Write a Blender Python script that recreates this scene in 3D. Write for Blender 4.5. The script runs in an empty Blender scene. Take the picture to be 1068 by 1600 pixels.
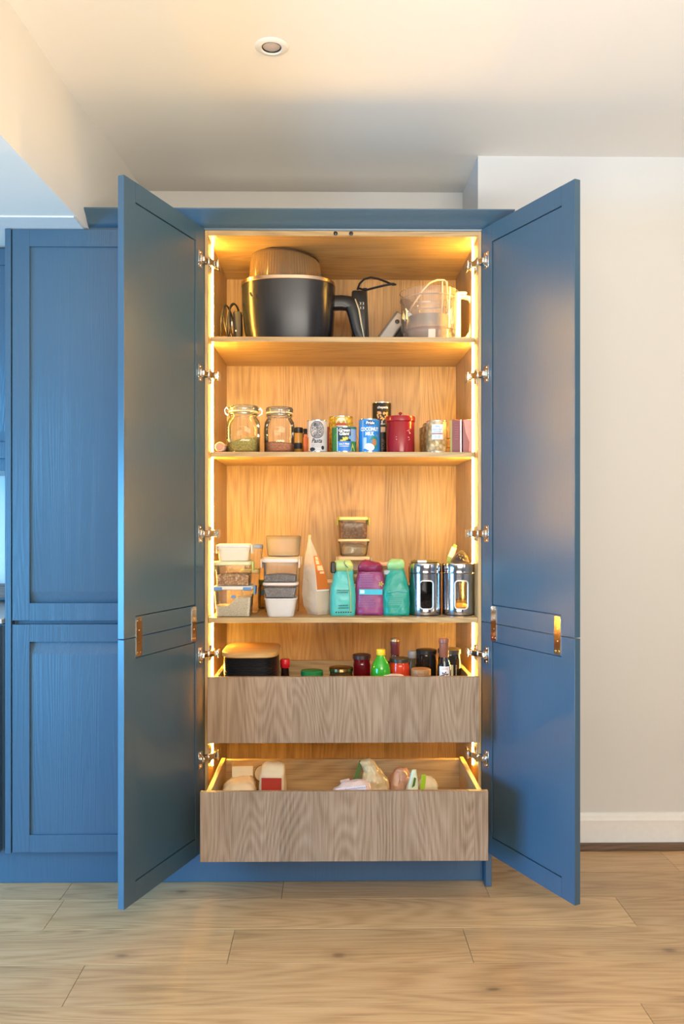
import bpy, bmesh, math, random
from mathutils import Vector, Matrix
from math import sin, cos, pi, radians
S = bpy.context.scene
COL = S.collection
random.seed(7)

# ------------------------------------------------------------------ camera, world, lights, exposure
cam_d = bpy.data.cameras.new('camera')
cam_d.sensor_width = 36.0
cam_d.lens = 1309 / 1600 * 36
cam_d.shift_y = 17 / 1600
cam_d.clip_start = 0.05
cam = bpy.data.objects.new('camera', cam_d)
cam.location = (-0.0417, -3.03, 1.31)
cam.rotation_euler = (radians(90), 0, radians(-0.7))
COL.objects.link(cam)
S.camera = cam

W = bpy.data.worlds.new('room_ambience')
S.world = W
W.use_nodes = True
W.node_tree.nodes['Background'].inputs[0].default_value = (1.0, 0.93, 0.86, 1)
W.node_tree.nodes['Background'].inputs[1].default_value = 0.12

def area(name, loc, rot, sx, sy, power, color):
    l = bpy.data.lights.new(name, 'AREA')
    l.shape = 'RECTANGLE'; l.size = sx; l.size_y = sy
    l.energy = power; l.color = color
    o = bpy.data.objects.new(name, l)
    o.location = loc; o.rotation_euler = rot
    COL.objects.link(o)
    return o
# glazed garden doors on the left, behind the camera: cool daylight from low down
area('daylight_from_glazed_doors', (-3.9, -2.4, 0.95), (radians(52), 0, radians(-68)), 3.0, 1.7, 250, (0.12, 0.52, 1.0))
# high soft fill light added behind the camera to reach the alcove and walls
area('high_rear_fill', (0.8, -4.6, 2.15), (radians(90), 0, 0), 2.6, 0.9, 58, (1.0, 0.94, 0.83))
def lamp(name, loc, power, color, r):
    l = bpy.data.lights.new(name, 'POINT'); l.energy = power; l.color = color; l.shadow_soft_size = r
    o = bpy.data.objects.new(name, l); o.location = loc; COL.objects.link(o)
# unseen upward area light added behind the camera to fill the ceiling
area('ceiling_fill', (0.2, -3.9, 0.40), (radians(180), 0, 0), 2.2, 1.0, 138, (1.0, 0.91, 0.75))
# added warm point light on the right, warming beam side and left door
lamp('warm_fill_right', (2.6, -2.5, 1.0), 14, (1.0, 0.66, 0.36), 0.20)

S.view_settings.view_transform = 'Standard'
S.view_settings.look = 'None'
S.view_settings.gamma = 1.0
S.view_settings.use_curve_mapping = False
S.view_settings.exposure = 0.64

LED_STRENGTH = 178.0
LED_COLOR = (1.0, 0.55, 0.085)

# ------------------------------------------------------------------ material helpers
class NT:
    def __init__(s, name):
        s.m = bpy.data.materials.new(name); s.m.use_nodes = True
        s.t = s.m.node_tree; s.t.nodes.clear()
        s.out = s.n('ShaderNodeOutputMaterial')
    def n(s, typ, **kw):
        n = s.t.nodes.new(typ)
        for k, v in kw.items(): setattr(n, k, v)
        return n
    def l(s, a, b): s.t.links.new(a, b)
    def put(s, sock, v):
        if hasattr(v, 'is_output'): s.l(v, sock)
        else: sock.default_value = v
    def math(s, op, a, b=0.0, c=None):
        n = s.n('ShaderNodeMath', operation=op)
        s.put(n.inputs[0], a); s.put(n.inputs[1], b)
        if c is not None: s.put(n.inputs[2], c)
        return n.outputs[0]
    def comb(s, x, y, z):
        n = s.n('ShaderNodeCombineXYZ')
        s.put(n.inputs[0], x); s.put(n.inputs[1], y); s.put(n.inputs[2], z)
        return n.outputs[0]
    def noise(s, vec, scale, detail=3.0, rough=0.5, dist=0.0):
        n = s.n('ShaderNodeTexNoise')
        if vec is not None: s.l(vec, n.inputs['Vector'])
        n.inputs['Scale'].default_value = scale; n.inputs['Detail'].default_value = detail
        n.inputs['Roughness'].default_value = rough; n.inputs['Distortion'].default_value = dist
        return n.outputs[0]
    def ramp(s, fac, stops):
        n = s.n('ShaderNodeValToRGB'); e = n.color_ramp.elements
        while len(e) < len(stops): e.new(0.5)
        for i, (p, c) in enumerate(stops):
            e[i].position = p; e[i].color = (c[0], c[1], c[2], 1)
        s.l(fac, n.inputs[0])
        return n.outputs[0]
    def mix(s, fac, a, b, mode='MIX'):
        n = s.n('ShaderNodeMix', data_type='RGBA', blend_type=mode)
        s.put(n.inputs[0], fac)
        s.put(n.inputs[6], a if hasattr(a, 'is_output') else (a[0], a[1], a[2], 1))
        s.put(n.inputs[7], b if hasattr(b, 'is_output') else (b[0], b[1], b[2], 1))
        return n.outputs[2]
    def bump(s, h, strength, dist):
        n = s.n('ShaderNodeBump')
        n.inputs['Strength'].default_value = strength; n.inputs['Distance'].default_value = dist
        s.l(h, n.inputs['Height'])
        return n.outputs[0]
    def principled(s, color, rough=0.5, metal=0.0, normal=None, spec=None, coat=None):
        p = s.n('ShaderNodeBsdfPrincipled')
        s.put(p.inputs['Base Color'], color if hasattr(color, 'is_output') else (color[0], color[1], color[2], 1))
        s.put(p.inputs['Roughness'], rough); p.inputs['Metallic'].default_value = metal
        if spec is not None: p.inputs['Specular IOR Level'].default_value = spec
        if coat is not None: p.inputs['Coat Weight'].default_value = coat; p.inputs['Coat Roughness'].default_value = 0.25
        if normal is not None: s.l(normal, p.inputs['Normal'])
        s.l(p.outputs[0], s.out.inputs[0])
        return p

def plain(name, c, rough=0.5, metal=0.0, spec=None, var=0.05, vs=40):
    t = NT(name)
    tc = t.n('ShaderNodeTexCoord').outputs['Object']
    nz = t.noise(tc, vs, 3)
    col = t.mix(nz, tuple(x * (1 - var) for x in c), tuple(min(1, x * (1 + var)) for x in c))
    t.principled(col, rough, metal, spec=spec)
    return t.m

def wood(name, stops, axis='Z', stave=0.0, rough=0.42, ring=75.0, tone=0.16, knots=False, bumpy=0.05, freq=6.5, stretch=0.10, ringw=0.17):
    t = NT(name)
    tc = t.n('ShaderNodeTexCoord').outputs['Object']
    sp = t.n('ShaderNodeSeparateXYZ'); t.l(tc, sp.inputs[0])
    x, y, z = sp.outputs
    rnd = t.n('ShaderNodeObjectInfo').outputs['Random']
    if axis == 'Z': a, p, q = z, x, y
    elif axis == 'X': a, p, q = x, z, y
    else: a, p, q = y, x, z
    off = t.math('MULTIPLY', rnd, 17.3)
    if stave:
        warp = t.math('ADD', t.math('DIVIDE', p, stave), off)
        sid = t.math('FLOOR', warp)
        wn = t.n('ShaderNodeTexWhiteNoise', noise_dimensions='1D'); t.l(sid, wn.inputs['W'])
        sv = wn.outputs['Value']
        off = t.math('ADD', off, t.math('MULTIPLY', sv, 31.7))
    else:
        sv = rnd
    aa = t.math('ADD', t.math('MULTIPLY', a, stretch), off)
    vec = t.comb(p, q, aa)
    n1 = t.noise(vec, freq, 1.0, 0.35, 0.0)
    rings = t.math('MULTIPLY_ADD', t.math('SINE', t.math('MULTIPLY', n1, ring * 2)), 0.5, 0.5)
    fv = t.comb(t.math('MULTIPLY', p, 1.0), t.math('MULTIPLY', q, 1.0), t.math('ADD', t.math('MULTIPLY', a, 0.025), off))
    fine = t.noise(fv, 260.0, 3.0, 0.6)
    broad = t.noise(vec, freq * 2.2, 2.0, 0.5)
    k = t.math('MULTIPLY_ADD', rings, ringw, 0.53 - ringw / 2 - 0.4)
    k = t.math('ADD', k, t.math('MULTIPLY', fine, 0.8))
    k = t.math('ADD', k, t.math('MULTIPLY', t.math('SUBTRACT', broad, 0.5), 0.45))
    col = t.ramp(k, stops)
    tn = t.math('MULTIPLY_ADD', sv, tone * 2, 1 - tone)
    hv = t.n('ShaderNodeHueSaturation'); hv.inputs['Saturation'].default_value = 1.0
    t.l(tn, hv.inputs['Value']); t.l(col, hv.inputs['Color'])
    col = hv.outputs[0]
    if knots:
        kv = t.comb(t.math('ADD', q, t.math('MULTIPLY', broad, 0.05)), t.math('ADD', t.math('MULTIPLY', a, 0.50), off), 0.0)
        vo = t.n('ShaderNodeTexVoronoi', voronoi_dimensions='2D'); vo.inputs['Scale'].default_value = 4.6
        t.l(kv, vo.inputs['Vector'])
        km = t.ramp(t.math('ADD', vo.outputs['Distance'], t.math('MULTIPLY', fine, 0.05)),
                    [(0.0, (1, 1, 1)), (0.05, (0.8, 0.8, 0.8)), (0.085, (0.25, 0.25, 0.25)), (0.19, (0.0, 0.0, 0.0))])
        sel = t.n('ShaderNodeSeparateColor'); t.l(vo.outputs['Color'], sel.inputs[0])
        kf = t.math('MULTIPLY', t.math('GREATER_THAN', sel.outputs[0], 0.66), km)
        col = t.mix(t.math('MULTIPLY', kf, 0.75), col, (0.11, 0.055, 0.025))
    t.principled(col, rough, normal=t.bump(k, bumpy, 0.004))
    return t.m

def paint(name, c, rough=0.38, grain=True, strength=0.13):
    t = NT(name)
    tc = t.n('ShaderNodeTexCoord').outputs['Object']
    sp = t.n('ShaderNodeSeparateXYZ'); t.l(tc, sp.inputs[0])
    v = t.comb(sp.outputs[0], sp.outputs[1], t.math('MULTIPLY', sp.outputs[2], 0.045))
    n1 = t.noise(v, 9.0, 2.0, 0.5, 0.3)
    rg = t.math('SINE', t.math('MULTIPLY', n1, 150.0))
    fn = t.noise(v, 240.0, 2.0, 0.6)
    h = t.math('ADD', t.math('MULTIPLY', rg, 0.3), fn)
    col = t.mix(fn, tuple(x * 0.93 for x in c), tuple(x * 1.07 for x in c))
    t.principled(col, rough, normal=t.bump(h, strength, 0.0025) if grain else None, spec=0.75)
    return t.m

def plaster(name, c, rough=0.85):
    t = NT(name)
    tc = t.n('ShaderNodeTexCoord').outputs['Object']
    n = t.noise(tc, 1.7, 3); f = t.noise(tc, 260.0, 2)
    col = t.mix(n, tuple(x * 0.98 for x in c), tuple(min(1, x * 1.02) for x in c))
    t.principled(col, rough, normal=t.bump(f, 0.08, 0.002))
    return t.m

def clear(name, tint=(0.97, 0.98, 0.97), gloss_rough=0.03, body=0.0, body_col=(0.9, 0.9, 0.88), ior=1.45, trans_rough=0.0):
    """thin clear glass or plastic: see-through, fresnel reflection, optional milky body"""
    t = NT(name)
    tr = t.n('ShaderNodeBsdfTransparent'); tr.inputs[0].default_value = (*tint, 1)
    gl = t.n('ShaderNodeBsdfGlossy'); gl.inputs['Roughness'].default_value = gloss_rough
    fr = t.n('ShaderNodeFresnel'); fr.inputs['IOR'].default_value = ior
    base = tr.outputs[0]
    if body > 0:
        df = t.n('ShaderNodeBsdfDiffuse'); df.inputs[0].default_value = (*body_col, 1)
        tl = t.n('ShaderNodeBsdfTranslucent'); tl.inputs[0].default_value = (*body_col, 1)
        m0 = t.n('ShaderNodeMixShader'); m0.inputs[0].default_value = 0.4
        t.l(df.outputs[0], m0.inputs[1]); t.l(tl.outputs[0], m0.inputs[2])
        m1 = t.n('ShaderNodeMixShader'); m1.inputs[0].default_value = body
        t.l(tr.outputs[0], m1.inputs[1]); t.l(m0.outputs[0], m1.inputs[2]); base = m1.outputs[0]
    m2 = t.n('ShaderNodeMixShader')
    t.l(fr.outputs[0], m2.inputs[0]); t.l(base, m2.inputs[1]); t.l(gl.outputs[0], m2.inputs[2])
    t.l(m2.outputs[0], t.out.inputs[0])
    return t.m

def granular(name, c1, c2, scale, rough=0.7, c3=None):
    t = NT(name)
    tc = t.n('ShaderNodeTexCoord').outputs['Object']
    vo = t.n('ShaderNodeTexVoronoi'); vo.inputs['Scale'].default_value = scale
    t.l(tc, vo.inputs['Vector'])
    sel = t.n('ShaderNodeSeparateColor'); t.l(vo.outputs['Color'], sel.inputs[0])
    st = [(0.0, c1), (0.75, c2)] + ([(1.0, c3)] if c3 else [])
    col = t.ramp(sel.outputs[0], st)
    col = t.mix(t.math('MULTIPLY', vo.outputs['Distance'], 0.9), col, tuple(x * 0.35 for x in c1))
    t.principled(col, rough, normal=t.bump(t.math('SUBTRACT', 1.0, vo.outputs['Distance']), 0.6, 0.003))
    return t.m

def crinkle(name, c, rough=0.4, metal=0.0, scale=28, strength=0.5, c2=None):
    t = NT(name)
    tc = t.n('ShaderNodeTexCoord').outputs['Object']
    n = t.noise(tc, scale, 2.0, 0.5, 1.0)
    n2 = t.noise(tc, scale * 0.35, 2.0)
    col = t.mix(n2, c, c2 or tuple(x * 0.8 for x in c))
    t.principled(col, rough, metal, normal=t.bump(n, strength, 0.006))
    return t.m

def emit(name, c, s):
    t = NT(name)
    e = t.n('ShaderNodeEmission'); e.inputs[0].default_value = (*c, 1); e.inputs[1].default_value = s
    t.l(e.outputs[0], t.out.inputs[0])
    return t.m

# ------------------------------------------------------------------ geometry helpers
class G:
    def __init__(s): s.v = []; s.f = []
    def add(s, vs, fs, M=None):
        b = len(s.v)
        s.v += [tuple(M @ Vector(p)) if M is not None else tuple(p) for p in vs]
        s.f += [tuple(b + i for i in f) for f in fs]
        return s
    def box(s, x0, x1, y0, y1, z0, z1, r=0.0, M=None, seg=1):
        if r <= 0:
            vs = [(x, y, z) for z in (z0, z1) for y in (y0, y1) for x in (x0, x1)]
            return s.add(vs, [(0, 2, 3, 1), (4, 5, 7, 6), (0, 1, 5, 4), (2, 6, 7, 3), (0, 4, 6, 2), (1, 3, 7, 5)], M)
        bm = bmesh.new()
        bmesh.ops.create_cube(bm, size=1)
        for v in bm.verts:
            v.co = Vector(((x0 + x1) / 2 + v.co.x * (x1 - x0), (y0 + y1) / 2 + v.co.y * (y1 - y0), (z0 + z1) / 2 + v.co.z * (z1 - z0)))
        bmesh.ops.bevel(bm, geom=bm.edges[:], offset=r, segments=seg, affect='EDGES', profile=0.5)
        bm.verts.index_update()
        s.add([v.co.copy() for v in bm.verts], [[v.index for v in f.verts] for f in bm.faces], M)
        bm.free()
        return s
    def loft(s, secs, n=32, cap=(True, True), M=None, loop=None):
        """secs: (cx, cy, z, rx, ry, exponent) superellipse sections"""
        rings = []
        for (cx, cy, z, rx, ry, e) in secs:
            r = []
            for i in range(n):
                a = 2 * pi * (i + 0.5) / n
                c, d = cos(a), sin(a)
                r.append((cx + rx * math.copysign(abs(c) ** (2 / e), c), cy + ry * math.copysign(abs(d) ** (2 / e), d), z))
            rings.append(r)
        return s.rings(rings, cap, M)
    def rings(s, rings, cap=(True, True), M=None):
        n = len(rings[0]); vs = [p for r in rings for p in r]; fs = []
        for k in range(len(rings) - 1):
            for i in range(n):
                j = (i + 1) % n
                fs.append((k * n + i, k * n + j, (k + 1) * n + j, (k + 1) * n + i))
        if cap[0]: fs.append(tuple(range(n))[::-1])
        if cap[1]: fs.append(tuple((len(rings) - 1) * n + i for i in range(n)))
        return s.add(vs, fs, M)
    def lathe(s, prof, n=36, cap=(True, True), M=None, c=(0, 0)):
        return s.loft([(c[0], c[1], z, r, r, 2) for (r, z) in prof], n, cap, M)
    def tube(s, pts, r, n=8, closed=False):
        pts = [Vector(p) for p in pts]; rings = []; m = len(pts); up = None
        for i, p in enumerate(pts):
            a = pts[i - 1] if (i > 0 or closed) else p
            b = pts[(i + 1) % m] if (i < m - 1 or closed) else p
            t = (b - a).normalized()
            if up is None:
                up = Vector((0, 0, 1)) if abs(t.z) < 0.9 else Vector((1, 0, 0))
            u = (up - t * up.dot(t)).normalized(); w = t.cross(u); up = u
            rr = r[i] if isinstance(r, (list, tuple)) else r
            rings.append([tuple(p + u * rr * cos(2 * pi * k / n) + w * rr * sin(2 * pi * k / n)) for k in range(n)])
        if closed:
            rings.append(rings[0]); return s.rings(rings, (False, False))
        return s.rings(rings)
    def prism(s, poly, axis, a0, a1, M=None):
        """poly in the two other axes, extruded a0..a1 along axis"""
        def mk(p, a): return {'x': (a, p[0], p[1]), 'y': (p[0], a, p[1]), 'z': (p[0], p[1], a)}[axis]
        n = len(poly); vs = [mk(p, a0) for p in poly] + [mk(p, a1) for p in poly]
        fs = [tuple(range(n)), tuple(range(n, 2 * n))[::-1]] + [(i, n + i, n + (i + 1) % n, (i + 1) % n) for i in range(n)]
        return s.add(vs, fs, M)
    def jitter(s, amt, freq=30.0, seed=0, keep=None):
        from mathutils import noise
        for i, p in enumerate(s.v):
            if keep and keep(p): continue
            q = Vector(p) * freq + Vector((seed * 7.1, seed * 3.3, seed * 1.7))
            d = noise.noise_vector(q) * amt
            s.v[i] = (p[0] + d.x, p[1] + d.y, p[2] + d.z)
        return s
    def build(s, name, m, parent=None, smooth=True, angle=38, loc=None, rot=None):
        me = bpy.data.meshes.new(name)
        me.from_pydata(s.v, [], s.f)
        bm = bmesh.new(); bm.from_mesh(me)
        bmesh.ops.recalc_face_normals(bm, faces=bm.faces[:])
        bm.to_mesh(me); bm.free()
        if smooth:
            me.polygons.foreach_set('use_smooth', [True] * len(me.polygons))
            me.set_sharp_from_angle(angle=radians(angle))
        me.materials.append(m)
        o = bpy.data.objects.new(name, me); COL.objects.link(o)
        if parent is not None: o.parent = parent
        if loc: o.location = loc
        if rot: o.rotation_euler = rot
        return o

def tag(o, label=None, cat=None, group=None, kind=None):
    if label: o['label'] = label
    if cat: o['category'] = cat
    if group: o['group'] = group
    if kind: o['kind'] = kind
    return o
def thing(name, label, cat, loc=(0, 0, 0), rz=0.0, group=None):
    o = bpy.data.objects.new(name, None); COL.objects.link(o)
    o.empty_display_size = 0.05
    o.location = loc; o.rotation_euler = (0, 0, rz)
    return tag(o, label, cat, group)
def copy_tree(o, loc=None, rz=None, label=None, parent=None):
    c = o.copy(); COL.objects.link(c)
    if parent is not None: c.parent = parent
    for ch in list(o.children): copy_tree(ch, parent=c)
    if loc: c.location = loc
    if rz is not None: c.rotation_euler = (0, 0, rz)
    if label: c['label'] = label
    return c

def text_geo(body, size, shear=0.0, bold=0.0, sx=1.0, align='CENTER'):
    cu = bpy.data.curves.new('t', 'FONT'); cu.body = body; cu.size = size; cu.shear = shear
    cu.offset = bold; cu.align_x = align; cu.align_y = 'CENTER'; cu.resolution_u = 2; cu.space_line = 0.85
    o = bpy.data.objects.new('t', cu); COL.objects.link(o)
    bpy.context.view_layer.update()
    dg = bpy.context.evaluated_depsgraph_get()
    e = o.evaluated_get(dg); me = e.to_mesh()
    vs = [(v.co.x * sx, v.co.y) for v in me.vertices]; fs = [tuple(p.vertices) for p in me.polygons]
    e.to_mesh_clear(); bpy.data.objects.remove(o); bpy.data.curves.remove(cu)
    return vs, fs
def rect2(u0, u1, v0, v1, nu=10):
    vs = []; fs = []
    for i in range(nu + 1):
        u = u0 + (u1 - u0) * i / nu
        vs += [(u, v0), (u, v1)]
        if i: fs.append((2 * i - 2, 2 * i, 2 * i + 1, 2 * i - 1))
    return vs, fs
def ell2(cu, cv, ru, rv, n=24, rot=0.0, lo=None):
    vs = [(cu, cv)]
    for i in range(n):
        a = 2 * pi * i / n; x = ru * cos(a); y = rv * sin(a)
        vs.append((cu + x * cos(rot) - y * sin(rot), cv + x * sin(rot) + y * cos(rot)))
    return vs, [(0, 1 + i, 1 + (i + 1) % n) for i in range(n)]
def on_cyl(shape, R, z0, a0=0.0, lift=0.0004):
    """wrap a flat (u, v) shape on an upright cylinder, u=0 facing the room (-y)"""
    vs, fs = shape; r = R + lift
    return [(r * sin(u / R + a0), -r * cos(u / R + a0), z0 + v) for u, v in vs], fs
def on_face(shape, O, U, V, lift=0.0005):
    O, U, V = Vector(O), Vector(U).normalized(), Vector(V).normalized()
    N = U.cross(V).normalized()
    vs, fs = shape
    return [tuple(O + U * u + V * v + N * lift) for u, v in vs], fs

# ------------------------------------------------------------------ materials
OAK = [(0.15, (0.20, 0.115, 0.046)), (0.5, (0.45, 0.285, 0.122)), (0.85, (0.57, 0.395, 0.185))]  # interior oak, colour lightened so the strip-lit inside looks brighter
m_oak_back = wood('oak_veneer_staves', OAK, 'Z', stave=0.155, tone=0.12)
m_oak_v = wood('oak_veneer_upright', OAK, 'Z', tone=0.05)
m_oak_h = wood('oak_veneer_lengthwise', OAK, 'X', tone=0.05)
m_oak_y = wood('oak_veneer_crosswise', OAK, 'Y', tone=0.05)
m_front = wood('oak_drawer_front', [(0.2, (0.165, 0.092, 0.052)), (0.5, (0.29, 0.186, 0.114)), (0.85, (0.40, 0.28, 0.19))], 'Z', stave=0.16, tone=0.08, rough=0.45, ring=70, freq=7.0, stretch=0.20, ringw=0.18)  # same oak as the interior, a darker copy for the room-lit fronts
m_floor = wood('oak_floorboard', [(0.15, (0.27, 0.14, 0.056)), (0.5, (0.54, 0.325, 0.150)), (0.9, (0.68, 0.45, 0.235))], 'X', tone=0.15, rough=0.34, knots=True, ring=55, freq=8.0, stretch=0.10, ringw=0.18)
m_blue = paint('blue_eggshell_paint', (0.043, 0.098, 0.155), 0.36)
m_blue_s = paint('blue_eggshell_paint_smooth', (0.043, 0.098, 0.155), 0.30, strength=0.06)
m_wall = plaster('off_white_wall_paint', (0.67, 0.665, 0.655))
m_ceil = plaster('ceiling_paint', (0.88, 0.84, 0.785))
m_white = plain('white_satin', (0.80, 0.79, 0.77), 0.4)
m_dark_trim = wood('dark_wood_bead', [(0.2, (0.05, 0.025, 0.012)), (0.8, (0.20, 0.11, 0.055))], 'X')
m_sub = plain('screed', (0.06, 0.045, 0.035), 0.9)
m_chrome = plain('bright_nickel', (0.78, 0.76, 0.73), 0.16, 1.0)
m_plate_warm = plain('warm_tinted_chrome', (0.80, 0.64, 0.50), 0.14, 1.0)  # chrome plates, their warm reflection tinted into the metal colour
m_steel = plain('polished_steel', (0.50, 0.50, 0.54), 0.13, 1.0)
m_black = plain('black_plastic', (0.012, 0.012, 0.014), 0.32)
m_black_matt = plain('black_matt', (0.016, 0.016, 0.018), 0.6)
m_led = emit('warm_led_diffuser', LED_COLOR, LED_STRENGTH)
m_print_dark = plain('dark_print', (0.015, 0.02, 0.03), 0.55)
m_print_white = plain('white_print', (0.85, 0.85, 0.84), 0.5)

def struct(o): o['kind'] = 'structure'; return o

# ------------------------------------------------------------------ the room
floor = struct(G().box(-4.2, 3.4, -4.6, 0.80, -0.06, -0.010).build('floor', m_sub))
edges = {0: [-0.217, 0.511], 1: [1.267, -1.1], -1: [-0.970, 0.95], -2: [-0.353, 0.381], -3: [-0.772, 1.15], -4: [0.80, -1.1],
         2: [0.9, 2.0], -5: [-0.3], -6: [0.5], -7: [-0.9], -8: [0.2], -9: [-0.6], -10: [0.9], -11: [0.0], -12: [-0.5], -13: [0.6]}
PW = 0.2148
for k in range(2, -14, -1):
    y0 = -0.109 + PW * k; y1 = min(y0 + PW, 0.74)
    js = sorted(edges[k])
    xs = [-3.0 + random.uniform(-.2, .2)] + js + [2.9 + random.uniform(-.2, .2)]
    full = [xs[0]]
    for a, b in zip(xs, xs[1:]):
        while b - full[-1] > 2.3: full.append(full[-1] + (2.0 if full[-1] < js[0] else 1.9))
        full.append(b)
    for a, b in zip(full, full[1:]):
        if b - a < 0.02: continue
        p = G().box(-(b - a) / 2 + .0007, (b - a) / 2 - .0007, -(y1 - y0) / 2 + .0009, (y1 - y0) / 2 - .0009, -0.010, 0.0, 0.0004)
        p.build('floor_plank', m_floor, floor, smooth=False, loc=((a + b) / 2, (y0 + y1) / 2, 0))

prof = [(-4.6, 2.765), (-0.30, 2.765), (-0.20, 2.7665), (-0.10, 2.770), (0.12, 2.782), (0.345, 2.791), (0.86, 2.802), (0.86, 2.9), (-4.6, 2.9)]
struct(G().prism(prof, 'x', -2.6, 3.0).build('ceiling', m_ceil, angle=20))
struct(G().box(0.548, 3.0, 0.345, 0.86, 0, 2.83).build('wall_right', m_wall))
struct(G().box(-2.6, 0.56, 0.74, 0.86, 0, 2.83).build('wall_back', m_ceil))  # same paint as wall_right in a lighter colour, brightening the dim alcove
# boxed-in beam over the kitchen run, its side slightly out of true
beam_plan = [(-0.947, -4.6), (-0.944, -0.72), (-0.942, -0.675), (-0.925, -0.17), (-0.905, 0.25), (-0.884, 0.75), (-2.6, 0.75), (-2.6, -4.6)]
struct(G().prism(beam_plan, 'z', 2.368, 2.83).build('beam', plaster('beam_paint', (0.86, 0.82, 0.75)), angle=4))
struct(G().box(-2.4, -0.931, -0.13, 0.0, 2.3635, 2.3685).build('trim_1', m_white))
# skirting and bead along the right wall
sk = [(0.345, 0.0), (0.327, 0.0), (0.327, 0.112), (0.331, 0.119), (0.333, 0.128), (0.339, 0.137), (0.345, 0.140)]
struct(G().prism(sk, 'x', 0.5495, 3.0).build('baseboard_right', m_white, angle=20))
bead = [(0.327, 0.0), (0.296, 0.0), (0.297, 0.010), (0.305, 0.019), (0.314, 0.023), (0.327, 0.024)]
struct(G().prism(bead, 'x', 0.5495, 3.0).build('trim_2', m_dark_trim, angle=20))

# downlight
dl = thing('downlight', 'round white recessed downlight with dark-rimmed lens in the ceiling', 'downlight', (-0.2255, -0.468, 2.765))
G().lathe([(0.030, 0.004), (0.030, -0.003), (0.034, -0.006), (0.046, -0.005), (0.051, -0.001), (0.051, 0.0)], 40, (False, False)).build('bezel', m_white, dl)
G().lathe([(0.030, -0.0028), (0.0285, -0.0040), (0.0265, -0.001), (0.0265, 0.004)], 40, (False, False)).build('retaining_ring', m_black, dl)
G().lathe([(0.0265, -0.0005), (0.02, -0.0028), (0.01, -0.0038), (0.001, -0.004)], 32, (False, True)).build('lens', plain('frosted_lens', (0.55, 0.48, 0.46), 0.12), dl)

# ------------------------------------------------------------------ larder cabinet
lard = thing('larder_cabinet', 'tall blue larder cabinet standing open, oak inside with warm light strips', 'cabinet', (0, 0, 0))
IN = 0.488
for s in (-1, 1):
    G().box(min(s * .5, s * IN), max(s * .5, s * IN), 0, .56, .127, 2.366, .0006).build('side_panel', m_oak_v, lard)
G().box(-IN, IN, 0, .56, 2.347, 2.366, .0006).build('top_panel', m_oak_h, lard)
G().box(-IN, IN, 0.02, .56, .127, .145).build('bottom_panel', m_oak_h, lard)
G().box(-IN, IN, .543, .56, .145, 2.347).build('back_panel', m_oak_back, lard)
S1, S2, S3 = 1.996, 1.572, 0.967
for z, y in ((S1, .06), (S2, .06), (S3, .004)):
    G().box(-IN + .001, IN - .001, y, .543, z - .019, z, .0008).build('shelf', m_oak_h, lard)
eg = G().box(.512, .534, -.022, .345, .001, 2.366, .001).build('end_panel', m_blue_s, lard)
G().box(.5005, .5115, .01, .34, .127, 2.366).build('scribe_strip', m_blue_s, lard)
for z0, z1 in ((.405, S3 - .020), (S3 + .001, S2 - .020), (S2 + .001, S1 - .020), (S1 + .001, 2.3465)):
    for s in (-1, 1):
        pl = [(s * (IN - .0045 * cos(a)), .103 + .0040 * sin(a)) for a in [(-pi / 2) + pi * i / 8 for i in range(9)]]
        G().prism(pl, 'z', z0, z1).build('led_strip', m_led, lard)
for x in (-.028, .028):
    G().lathe([(.0075, 0), (.0075, .002), (.0055, .0035), (.001, .004)], 20, M=Matrix.Translation((x, 0.0, 2.3565)) @ Matrix.Rotation(pi / 2, 4, 'X')).build('door_bumper', m_black, lard)

def make_door(parent, w, z0, z1, loc, rz, t, rail=0.062, scoop=None, mat=None):
    """local x runs from the hinge edge, local y=0 is the inner face, t signed thickness"""
    s = 1 if t > 0 else -1; T = abs(t); h = z1 - z0
    def yy(a, b): return (min(s * a, s * b), max(s * a, s * b))
    y0, y1 = yy(0, T)
    g = G()
    g.box(0, rail, y0, y1, 0, h, .0008); g.box(w - rail, w, y0, y1, 0, h, .0008)
    g.box(rail, w - rail, y0 + .00005, y1 - .00005, 0, rail); g.box(rail, w - rail, y0 + .00005, y1 - .00005, h - rail, h)
    d = g.build('door', mat or m_blue, parent, loc=(loc[0], loc[1], z0), rot=(0, 0, rz))
    a, b = .007, T - .008
    lo, hi = rail - .002, h - rail + .002
    pf = [(a, lo), (b, lo), (b, hi), (a, hi)]
    if scoop == 'bottom': pf = [(.0003, lo), (.0015, lo), (.0025, lo + .006), (b - .002, lo + .040), (b, lo + .046), (b, hi), (.0003, hi)]
    if scoop == 'top': pf = [(.0003, lo), (b, lo), (b, hi - .050), (b - .002, hi - .043), (.0025, hi - .008), (.0015, hi), (.0003, hi)]
    if scoop or mat is None:
        G().prism([(s * p, q) for p, q in pf], 'x', rail - .003, w - rail + .003).build('door_panel', mat or m_blue, d, angle=20)
    else:   # seen from inside: the panel sits in a narrow shadow channel
        g = G(); u, v = yy(.0105, T - .008); g.box(rail - .003, w - rail + .003, u, v, rail - .003, h - rail + .003)
        u, v = yy(.0022, .0110); g.box(rail + .0048, w - rail + .0005, u, v, rail + .0032, h - rail - .0032, .0006)
        g.build('door_panel', mat, d)
    return d
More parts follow.
